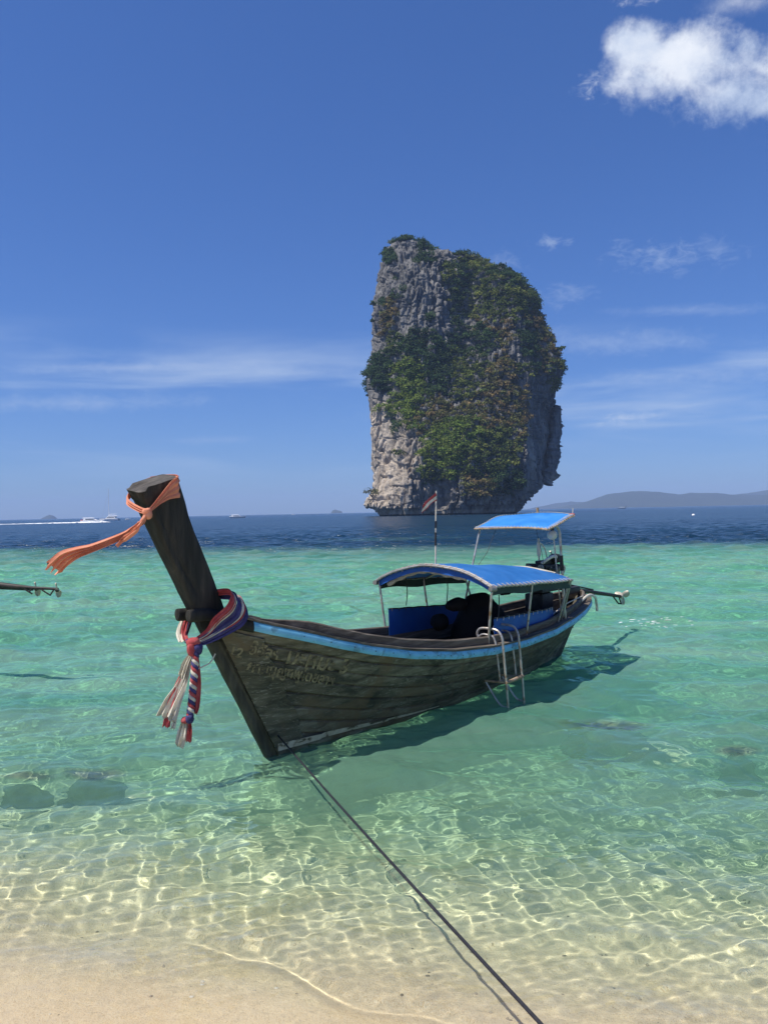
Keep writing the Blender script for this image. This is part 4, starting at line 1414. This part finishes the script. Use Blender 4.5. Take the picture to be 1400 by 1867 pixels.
lettering('KA12', -0.72, .325, .14, 'lettering', .80)
lettering('อ๊ฮัลฯ', -0.43, .27, .17, 'lettering', .80)
lettering('มะหมะ 3', -0.04, .295, .235, 'lettering', .95)
lettering('ภานบุญฑพูไดยลาร', -0.40, .445, .165, 'lettering', .80)

# ------------------------------------------------------------------ boarding ladder
lad = empty('boarding_ladder', W(3.3, 1.0, 0.0), HEAD, 'bare steel boarding ladder hooked over the boat rail into the water', 'ladder')


def Q(s, t, z): return (s - 3.3, -(t - 1.0), z)


for i, s in enumerate((3.16, 3.58)):
    z1 = 1.03
    MB().tube(smooth_path([Q(s, .70, .90), Q(s, .68, .97), Q(s, .73, z1), Q(s, .86, z1 + .01), Q(s, .99, z1 - .01), Q(s, 1.055, .93), Q(s, 1.07, .8), Q(s + .01, 1.10, .35), Q(s + .015, 1.125, -.12)], 6), .0165, 9).build('stringer', M['steel'], lad)
    MB().tube(smooth_path([Q(s, .70, .92), Q(s, .76, .955), Q(s, .84, .955), Q(s, .915, .94), Q(s, .955, .86), Q(s, .975, .72), Q(s + .005, 1.01, .37)], 6), .014, 9).build('inner_tube', M['steel'], lad)
    MB().tube(smooth_path([Q(s, .80, .33), Q(s + .005, .93, .14), Q(s + .005, 1.02, .05), Q(s + .01, 1.115, .03)], 6), .013, 8).build('brace', M['steel'], lad)
    MB().tube([Q(s, .78, .345), Q(s + .008, 1.10, .355)], .014, 8).build('step_bracket', M['rusty'], lad)
MB().tube([Q(3.15, 1.10, .355), Q(3.40, 1.10, .36), Q(3.60, 1.10, .365)], [.022, .026, .024], 9).build('step', M['rusty'], lad)
MB().tube([Q(3.16, 1.0, .36), Q(3.60, 1.0, .365)], .016, 8).build('step', M['rusty'], lad)
MB().tube([Q(3.17, 1.12, -.08), Q(3.60, 1.12, -.08)], .018, 8).build('step', M['rusty'], lad)

# ------------------------------------------------------------------ things lying in the boat
bun = empty('covered_bundle', W(4.35, -.05, 0.37), HEAD, 'large black covered bundle heaped under the blue main canopy', 'bundle')
mb = MB()
mb.blob((0, 0, .42), (.42, .40, .50), 3, .22, 26, 18)
mb.blob((-.02, -.02, .78), (.27, .26, .20), 5, .2, 22, 14)
mb.blob((-.42, .10, .84), (.24, .12, .10), 6, .2, 18, 10)
fixn(mb.build('cover', M['black'], bun))
fixn(MB().blob((-.55, .32, .58), (.16, .12, .13), 8, .2, 18, 12).build('cover', M['black'], bun))
jk = empty('orange_life_vest', W(3.30, .25, .60), HEAD + .5, 'small crumpled orange life vest on the boards inside the boat', 'life vest')
pts = []
for a in np.linspace(0, 1, 18):
    pts.append([(-.13 + .30 * a, w_ * .055 + .02 * math.sin(a * 5), .16 - .20 * (a - .25) ** 2 * 3 + .02 * math.sin(a * 11 + w_ * 3)) for w_ in np.linspace(-1, 1, 7)])
fixn(MB().grid(np.array(pts), .018).build('panel', M['orange'], jk))
pts = []
for a in np.linspace(0, 1, 12):
    pts.append([(-.14 + .02 * a + w_ * .02, .05 - .12 * a, .14 - .12 * a * a + .02 * math.sin(a * 7)) for w_ in np.linspace(-1, 1, 5)])
fixn(MB().grid(np.array(pts), .012).build('strap', M['white_cloth'], jk))

# ------------------------------------------------------------------ cloths on the prow
def ribbon(path, width, ndir, mat, name, parent, folds=3, amp=.012, thick=.006, n=6, seed=0, nw=11, ragged=0.0):
    """cloth band along a path; ndir(i) gives the direction across the band"""
    P = smooth_path(path, n)
    Wd = np.interp(np.linspace(0, len(path) - 1, len(P)), range(len(path)), width)
    rows = []
    for i, p in enumerate(P):
        tg = P[min(i + 1, len(P) - 1)] - P[max(i - 1, 0)]
        tg /= np.linalg.norm(tg) + 1e-9
        nd = np.array(ndir(i / (len(P) - 1)), float)
        nd = nd - tg * nd.dot(tg)
        nd /= np.linalg.norm(nd) + 1e-9
        bn = np.cross(tg, nd)
        row = []
        a = i / (len(P) - 1)
        for k in np.linspace(-1, 1, nw):
            off = amp * math.sin(k * folds * 3.1 + seed + a * 2.0) + amp * .5 * math.sin(k * folds * 6.3 + 1.3 * seed - a * 3)
            q = p + nd * Wd[i] * .5 * k + bn * off
            if ragged and i == len(P) - 1:
                q = q + tg * ragged * math.sin(k * 9 + seed)
            row.append(q)
        rows.append(row)
    return fixn(MB().grid(np.array(rows), thick).build(name, mat, parent))


oc = empty('orange_cloth', W(-1.5, .1, 2.6), 0, 'faded orange cloth tied round the prow head with its end blown sideways', 'cloth')
o0 = np.array(W(-1.5, .1, 2.6))


def O(s, t, z): return np.array(W(s, t, z)) - o0


def OW(x, y, z): return np.array((x, y, z)) - o0


up = lambda a: (0, 0, 1)
wrap = [O(-1.47, .150, 2.655), O(-1.37, .155, 2.735), O(-1.28, .157, 2.80), O(-1.20, .157, 2.84), O(-1.15, .150, 2.86), O(-1.120, .09, 2.88), O(-1.115, -.07, 2.91), O(-1.15, -.146, 2.93), O(-1.26, -.154, 2.92), O(-1.38, -.152, 2.875), O(-1.49, -.138, 2.80), O(-1.54, -.08, 2.735), O(-1.53, .07, 2.67), O(-1.50, .145, 2.645)]
ribbon(wrap, [.035, .055, .10, .155, .18, .18, .16, .13, .10, .08, .06, .05, .05, .05], up, M['orange'], 'wrap', oc, 2.9, .006, .003, 8, 1, 15)
wrap2 = [O(-1.47, .160, 2.665), O(-1.36, .168, 2.78), O(-1.28, .170, 2.86), O(-1.22, .168, 2.915), O(-1.165, .16, 2.945), O(-1.13, .07, 2.965), O(-1.14, -.09, 2.975), O(-1.25, -.15, 2.965)]
ribbon(wrap2, [.03, .04, .05, .055, .06, .06, .05, .03], up, M['orange'], 'wrap_fold', oc, 1.5, .007, .003, 8, 3, 9)
mb = MB()
mb.blob(O(-1.51, .165, 2.645), (.045, .045, .035), 2, .25)
mb.blob(O(-1.50, .18, 2.615), (.03, .035, .045), 5, .25)
fixn(mb.build('knot', M['orange'], oc))
k0 = np.array(W(-1.52, .175, 2.62))
tail_p = [OW(*k0), OW(k0[0] - .05, k0[1] - .01, 2.545), OW(-2.30, 6.98, 2.475), OW(-2.46, 6.95, 2.40), OW(-2.64, 6.92, 2.33), OW(-2.77, 6.90, 2.29), OW(-2.87, 6.88, 2.24), OW(-2.96, 6.86, 2.15)]
ribbon(tail_p, [.045, .045, .055, .06, .07, .105, .155, .19], lambda a: (.35, -.5, 1), M['orange'], 'streamer', oc, 3.4, .015, .004, 9, 2, 21, .045)
tail_q = [OW(k0[0] - .02, k0[1] - .02, 2.57), OW(k0[0] - .09, k0[1] - .03, 2.48), OW(-2.36, 6.96, 2.40), OW(-2.42, 6.94, 2.34)]
ribbon(tail_q, [.03, .045, .05, .055], lambda a: (.5, -.3, 1), M['orange'], 'short_end', oc, 1.5, .008, .004, 7, 5, 9)

sa = empty('tricolour_cloth', W(-.92, .1, 1.4), 0, 'red white and purple sash knotted round the bow with a braided tail', 'cloth')
o1 = np.array(W(-.92, .1, 1.4))


def A(s, t, z): return np.array(W(s, t, z)) - o1


def band(dz, ds, wid, mat, seed, thick=.008, outw=0.0):
    pth = [A(-.955, .10 + outw, 1.385 + dz * .3), A(-.86, .165 + outw, 1.44 + dz * .6), A(-.74 + ds, .235 + outw, 1.53 + dz * .8), A(-.63 + ds, .30 + outw, 1.62 + dz), A(-.575 + ds, .305 + outw * .6, 1.715 + dz), A(-.555 + ds, .23, 1.80 + dz * .6),
           A(-.56 + ds, .05, 1.80 + dz * .4), A(-.60 + ds, -.20, 1.80), A(-.66, -.29, 1.70), A(-.80, -.21, 1.52), A(-.93, -.10, 1.40), A(-.985, .02, 1.38)]
    wid *= .82
    thick *= .6
    return ribbon(pth, [wid * .6, wid * .8, wid, wid * 1.1, wid * 1.1, wid, wid, wid, wid, wid * .8, wid * .6, wid * .5], lambda a: (-.45 + .2 * a, -.2, .9), mat, 'band', sa, 1.7, .008, thick, 6, seed, 11)


band(.075, -.085, .085, M['red'], 1, outw=.012)
band(.045, -.055, .030, M['white_cloth'], 2, outw=.016)
band(-.005, -.01, .105, M['navy'], 3, outw=.012)
band(-.02, .03, .030, M['white_cloth'], 4, outw=.022)
band(-.03, .045, .05, M['red'], 5, outw=.008)
band(-.075, .055, .085, M['navy'], 6, outw=.016)
fixn(MB().blob(A(-.985, .10, 1.385), (.07, .065, .05), 2, .25, 18, 12).blob(A(-1.02, .12, 1.33), (.045, .04, .07), 4, .25).build('knot', M['red'], sa))
fixn(MB().blob(A(-.965, .13, 1.325), (.055, .055, .06), 3, .25, 18, 12).build('knot', M['navy'], sa))
# far-side white loop seen left of the stem
ribbon([A(-.88, -.20, 1.56), A(-.95, -.16, 1.45), A(-1.0, -.06, 1.38)], [.05, .06, .05], lambda a: (.6, .6, .3), M['white_cloth'], 'loop', sa, 1.2, .008, .006, 6, 2)
ribbon([A(-.84, -.18, 1.60), A(-.92, -.13, 1.48), A(-.98, -.02, 1.40)], [.035, .05, .05], lambda a: (.6, .6, .3), M['red'], 'loop', sa, 1.2, .008, .006, 6, 3)
# braid of three strands
bp0, bp1, bp2 = A(-.985, .14, 1.30), A(-1.02, .145, .98), A(-1.075, .15, .705)
N_ = 120
for k, mt in enumerate((M['white_cloth'], M['red'], M['navy'])):
    pth = []
    for i in range(N_):
        a = i / (N_ - 1)
        c_ = (1 - a) ** 2 * bp0 + 2 * a * (1 - a) * bp1 + a * a * bp2
        an = a * 2 * math.pi * 5.4 + k * 2 * math.pi / 3
        r_ = .019
        pth.append(c_ + np.array([math.cos(an) * r_, math.sin(an) * r_, 0]))
    fixn(MB().tube(pth, .0185, 8).build('braid_strand', mt, sa))
fixn(MB().blob(A(-1.085, .155, .685), (.042, .04, .045), 2, .25).build('end_knot', M['navy'], sa))
fixn(MB().blob(A(-1.10, .12, .67), (.045, .04, .035), 5, .25).build('end_knot', M['red'], sa))
hor = lambda a: (.78, -.25, -.1)
ribbon([A(-1.095, .10, .67), A(-1.12, .09, .56), A(-1.145, .08, .43)], [.05, .095, .085], hor, M['white_cloth'], 'tassel', sa, 2.6, .014, .006, 8, 1, 15, .02)
ribbon([A(-1.085, .15, .66), A(-1.085, .155, .58), A(-1.095, .15, .47)], [.04, .06, .065], hor, M['red'], 'tassel', sa, 1.6, .012, .006, 8, 2, 9, .012)
ribbon([A(-.99, .08, 1.28), A(-1.03, .04, 1.18), A(-1.065, .02, 1.06)], [.03, .07, .075], hor, M['white_cloth'], 'streamer', sa, 2.2, .014, .006, 8, 6, 13, .02)
ribbon([A(-.99, .06, 1.25), A(-1.05, .02, 1.0), A(-1.13, -.03, .82), A(-1.185, -.06, .68)], [.045, .10, .17, .21], hor, M['white_cloth'], 'streamer', sa, 3.2, .016, .006, 9, 4, 15, .02)
ribbon([A(-.97, .12, 1.26), A(-.985, .16, 1.0), A(-1.01, .17, .80), A(-1.03, .17, .725)], [.04, .06, .06, .05], hor, M['red'], 'streamer', sa, 1.4, .012, .006, 8, 7, 9, .012)
ribbon([A(-1.0, .03, 1.2), A(-1.07, -.03, 1.0), A(-1.14, -.06, .80), A(-1.185, -.07, .595)], [.03, .05, .07, .075], hor, M['red'], 'streamer', sa, 1.4, .012, .006, 8, 9, 9, .012)
ribbon([A(-1.13, .0, .74), A(-1.14, .0, .66), A(-1.155, .0, .585)], [.05, .055, .04], hor, M['white_cloth'], 'streamer', sa, 1.6, .012, .006, 8, 9, 9, .012)
fixn(MB().tube(smooth_path([A(-1.0, .15, 1.13), A(-.93, .16, 1.15), A(-.85, .18, 1.18), A(-.80, .20, 1.26)], 6), .007, 6).build('twig', M['cord'], sa))

# ------------------------------------------------------------------ mooring rope
ra, rb, rc = np.array(W(.10, .075, .24)), np.array(px(985, 1867, 3.35)), np.array([2.1, .25, .62])
pts = []
for i in range(60):
    a = i / 59
    p = ra * (1 - a) + rb * a
    pts.append(p + np.array([0, 0, -.05 * math.sin(math.pi * a) * .4]))
d_ = rb - ra
for i in range(1, 16):
    a = i / 15
    pts.append(rb + d_ * .55 * a + np.array([0, 0, .24 * a * a]))
mb = MB()
mb.tube(pts, .0095, 8)
rope = fixn(mb.build('mooring_rope', M['rope']))
tag(rope, 'thin black mooring rope running from the bow down to the beach', 'rope')

# ------------------------------------------------------------------ tail shaft of the neighbouring boat
def hull_mesh(ln, bm_, h, sheer=.35, n=22):
    rows = []
    for i in range(n):
        a = i / (n - 1)
        w_ = bm_ / 2 * (1 - max(0, (a - .45) / .55) ** 2.2) * np.interp(a, [0, .2], [.88, 1])
        w_ = max(w_, .02)
        top = h * (1 + sheer * a * a)
        x = -ln / 2 + ln * a
        rows.append([(x + .06 * ln * a * k, y, z) for k, y, z in ((1, -w_, top), (.6, -w_ * .92, top * .45), (0, -w_ * .55, -.25), (0, w_ * .55, -.25), (.6, w_ * .92, top * .45), (1, w_, top), (1, 0, top + .05), (1, -w_, top))])
    mb = MB().grid(np.array(rows))
    mb.f.append(tuple(range(7)))
    return mb


nt_ = empty('moored_longtail_boat', (-4.55, 13.0, 1.2), 0, 'black longtail shaft with two pale propellers reaching in from the left edge', 'boat')
c0 = np.array([-4.55, 13.0, 1.2])


def T(u, v): return px(u, v, 12.0) - c0


def T2(u, v, y): return px(u, v, y) - c0


sx0, sx1 = T2(-260, 1046, 12.6), T2(106, 1074, 12.0)
MB().tube([sx0, T2(-60, 1061, 12.3), T2(20, 1069, 12.1), T2(60, 1072, 12.05), sx1], [.065, .058, .045, .026, .02], 10).build('shaft', M['shaft'], nt_)
MB().tube([T2(-260, 1062, 12.6), T2(60, 1075, 12.05)], .02, 8).build('stiffener', M['shaft'], nt_)
for pts in ([(74, 1074), (91, 1085)], [(91, 1086), (99, 1074)], [(44, 1074), (59, 1083)], [(53, 1080), (58, 1073)]):
    MB().tube([T(*p) for p in pts], .012, 7).build('guard_bar', M['shaft'], nt_)
axn = Vector(sx1 - sx0)
for (u, v, y) in ((104, 1076, 12.0), (66, 1074, 12.25)):
    c_ = T2(u, v, y)
    fixn(MB().blob(c_, (.035, .03, .03), 1, .02).build('propeller_hub', M['shaft'], nt_))
    for an in (.5, math.pi + .35):
        blade(tuple(c_), an, axn, .125, .045, nt_, M['propeller'])
# engine and its stand further left
MB().box(T2(-330, 1035, 12.7), (.7, .4, .45)).build('engine_block', M['engine'], nt_, bevel=.04)
MB().tube([T2(-330, 1050, 12.7), T2(-330, 1110, 12.7)], .07, 10).build('pivot_post', M['engine'], nt_)

_h = hull_mesh(9.5, 1.9, .75, .8)
_h.v = [(-(x_) - 9.6 - 3.2 - c0[0], y_ + 12.75 - c0[1], z_ - c0[2]) for x_, y_, z_ in _h.v]
fixn(_h.build('hull', M['hull'], nt_))

# ------------------------------------------------------------------ submerged rocks
for x_, y_, zz, rx_, ry_, rz_, sd, lab in ROCKS:
    o = MB().blob((0, 0, 0), (rx_, ry_, rz_), sd, .34, 40, 26, 2.6).build('submerged_rock', M['seaweed_rock'])
    o.location = (x_, y_, -.10 - rz_ * 1.1)
    o.cycles.is_caustics_receiver = True
    tag(o, lab, 'rock')

# ------------------------------------------------------------------ boats out at sea
def cabin(x0_, x1_, w_, z0, z1, rake=.5, back=.1):
    v = []
    for z, a, b2, ww in ((z0, x0_, x1_, w_), (z1, x0_ + back, x1_ - rake, w_ * .82)):
        v += [(a, -ww / 2, z), (b2, -ww / 2, z), (b2, ww / 2, z), (a, ww / 2, z)]
    return MB().add(v, [(0, 1, 2, 3), (7, 6, 5, 4), (0, 4, 5, 1), (1, 5, 6, 2), (2, 6, 7, 3), (3, 7, 4, 0)])


def motor_yacht(u, v, dist, ln, face, label, name='motor_boat', big=True, red=False):
    p = px(u, v, dist)
    e = empty(name, (p[0], p[1], 0.05), 0 if face > 0 else math.pi, label, 'boat', 'motor boats out at sea')
    k = ln / 12
    fixn(hull_mesh(ln, 3.4 * k, 1.25 * k).build('hull', M['boat_white'], e))
    fixn(cabin(-4.6 * k, 3.0 * k, 2.7 * k, 1.3 * k, 2.05 * k, 1.7 * k, .2 * k).build('cabin', M['boat_white'], e, smooth=False))
    fixn(cabin(-3.4 * k, 2.2 * k, 2.76 * k, 1.62 * k, 2.0 * k, 1.2 * k, .2 * k).build('window', M['boat_glass'], e, smooth=False))
    fixn(cabin(-5.0 * k, 1.2 * k, 2.5 * k, 2.5 * k, 2.72 * k, .6 * k, .3 * k).build('roof', M['boat_white'], e, smooth=False))
    for x, y in ((-4.6, 1.1), (-4.6, -1.1), (.6, 1.0), (.6, -1.0), (-1.8, 1.1), (-1.8, -1.1)):
        MB().tube([(x * k, y * k, 1.9 * k), (x * k, y * k, 2.6 * k)], .08 * k, 6).build('roof_post', M['boat_white'], e)
    fixn(MB().box((-5.8 * k, 0, 1.2 * k), (.7 * k, 1.8 * k, 1.0 * k)).build('outboard_engine', M['boat_red'] if red else M['boat_white'], e, bevel=.1 * k))
    return e


motor_yacht(168, 952, 410, 11.5, 1, 'white speedboat with a red stern running fast ahead of its wake', red=True)
motor_yacht(433, 943, 620, 12.0, 1, 'white cabin cruiser alone on the dark water right of the prow')
motor_yacht(535, 934, 1700, 9.0, 1, 'tiny white boat on the horizon between prow and rock island')
motor_yacht(233, 944, 700, 5.0, 1, 'tiny white dinghy just left of the prow post')
# catamaran with a bare mast
p = px(201, 946, 640)
e = empty('sailing_catamaran', (p[0], p[1], .05), math.pi, 'white sailing catamaran with one tall bare mast left of the prow', 'boat', 'motor boats out at sea')
for sg in (1, -1):
    o = fixn(hull_mesh(14.5, 1.6, 1.5, .12).build('hull', M['boat_white'], e))
    o.location.y = sg * 2.6
MB().box((-.6, 0, 1.45), (10.5, 5.0, .5)).build('bridge_deck', M['boat_white'], e, bevel=.1)
fixn(cabin(-4.8, 3.0, 5.2, 1.7, 3.6, 1.8, .2).build('cabin', M['boat_white'], e, smooth=False))
fixn(cabin(-4.4, 2.2, 5.3, 2.35, 3.1, 1.0, .2).build('window', M['boat_glass'], e, smooth=False))
fixn(cabin(-6.4, 1.2, 4.8, 3.7, 3.95, .4, .2).build('roof', M['boat_white'], e, smooth=False))
MB().tube([(1.0, 0, 3.6), (1.0, 0, 26.5)], [.22, .15], 8).build('mast', M['boat_white'], e)
MB().tube([(1.0, 0, 5.2), (-5.5, 0, 5.4)], .14, 7).build('boom', M['boat_white'], e)
MB().tube([(7.0, 0, 1.8), (1.0, 0, 24)], .04, 5).build('forestay', M['steel'], e)
# wake
rs = np.random.default_rng(5)
mb = MB()
for i in range(150):
    u = 182 - 190 * (i / 150) ** 1.1
    p = px(u, 953, 410)
    a = i / 150
    mb.blob((p[0] + rs.normal() * 1.0, 410 + rs.normal() * (1.0 + 2.5 * a), .05), (1.6 * rs.uniform(.6, 1.6), 1.6, (.55 - .42 * a) * rs.uniform(.5, 1.3)), i, .3, 9, 6)
for i in range(16):
    p = px(184 + 3 * rs.random() + i * .9, 953, 409)
    mb.blob((p[0], 409, .1), (1.0, 1.0, (.75 - .04 * i) * rs.uniform(.5, 1.1)), i, .3, 9, 6)
wk = fixn(mb.build('wake', M['foam']))
tag(wk, 'white foaming wake trailing the speedboat', 'wake', kind='stuff')
# small longtail far off on the right, and a buoy
p = px(1133, 925, 1500)
e = empty('distant_longtail_boat', (p[0], p[1], .05), 0, 'tiny dark longtail boat with a white canopy under the far hill', 'boat')
fixn(hull_mesh(15, 2.2, .9, .9).build('hull', M['hull_dark'], e))
MB().tube([(7.0, 0, 1.4), (9.4, 0, 5.0)], .35, 6).build('prow_post', M['hull_dark'], e)
fixn(cabin(-4, 2.5, 2.2, 2.2, 2.7, .3, .3).build('canopy', M['boat_white'], e, smooth=False))
for x in (-3.5, -1, 1.8):
    MB().tube([(x, .9, .8), (x, .9, 2.3)], .06, 5).build('canopy_post', M['boat_white'], e)
fixn(MB().blob((5.2, 0, 1.6), (1.2, .8, .6), 2, .2).build('bow_bundle', M['boat_white'], e))
p = px(1264, 938.5, 205)
by = fixn(MB().blob((0, 0, 0), (.42, .42, .34), 2, .05, 14, 10).build('buoy', M['boat_white']))
by.location = (p[0], p[1], .12)
tag(by, 'small white buoy floating alone on the dark sea at right', 'buoy')

# foam flecks where a small wave breaks behind the stern
rs = np.random.default_rng(8)
mb = MB()
for i in range(34):
    u = rs.uniform(1130, 1265)
    v = 1137 + rs.normal() * 5 + .03 * (u - 1190)
    p = px(u, v, (EYE) * FPX / ((u - 700) * ROLL + v - 933.5))
    zz = float(water_level(np.array([p[0]]), np.array([p[1]]))[0][0])
    mb.blob((p[0], p[1], zz), (rs.uniform(.03, .14) * (1 if i % 4 == 0 else .5), rs.uniform(.006, .016), .006), i, .5, 8, 5, 3)
fo = fixn(mb.build('foam_flecks', M['foam']))
tag(fo, 'scattered white foam flecks on the turquoise water behind the stern', 'foam', kind='stuff')

# broken shell and small stones on the sand
rs = np.random.default_rng(21)
mb = MB()
for i in range(170):
    x_, y_ = rs.uniform(-2.4, 2.6), 3.4 + 2.6 * rs.random() ** 1.6
    z_ = float(bed(np.array([x_]), np.array([y_]))[0])
    k_ = rs.uniform(.004, .013) * (1.6 if i % 19 == 0 else 1)
    mb.blob((x_, y_, z_ + k_ * .2), (k_ * rs.uniform(.8, 1.7), k_, k_ * .5), i, .4, 7, 5, 2)
sh_ = fixn(mb.build('shell_grit', pm('shell_and_stone', [(0.38, (0.10, 0.08, 0.06)), (0.5, (0.45, 0.37, 0.27)), (0.62, (0.75, 0.70, 0.6))], 6.0, rough=0.7)))
sh_.cycles.is_caustics_receiver = True
tag(sh_, 'scattered broken shell and grit on the sandy bottom', 'shells', kind='stuff')

# ------------------------------------------------------------------ air
hz = bpy.data.materials.new('haze')
hz.use_nodes = True
t = NT(hz.node_tree)
hz.node_tree.nodes.remove(hz.node_tree.nodes['Principled BSDF'])
pv_ = t.n('ShaderNodeVolumePrincipled')
pv_.inputs['Color'].default_value = (0.50, 0.66, 0.97, 1)
pv_.inputs['Density'].default_value = 0.00012
t.put(hz.node_tree.nodes['Material Output'].inputs['Volume'], pv_.outputs[0])
hb = MB().box((0, 4000, 100), (27000, 9000, 212))
ho = hb.build('haze', hz, smooth=False)
tag(ho, 'thin bluish sea haze filling the air', 'haze', kind='stuff')
for o in (boat,):
    for ch_ in o.children:
        if ch_.type == 'MESH':
            ch_.cycles.is_caustics_receiver = True
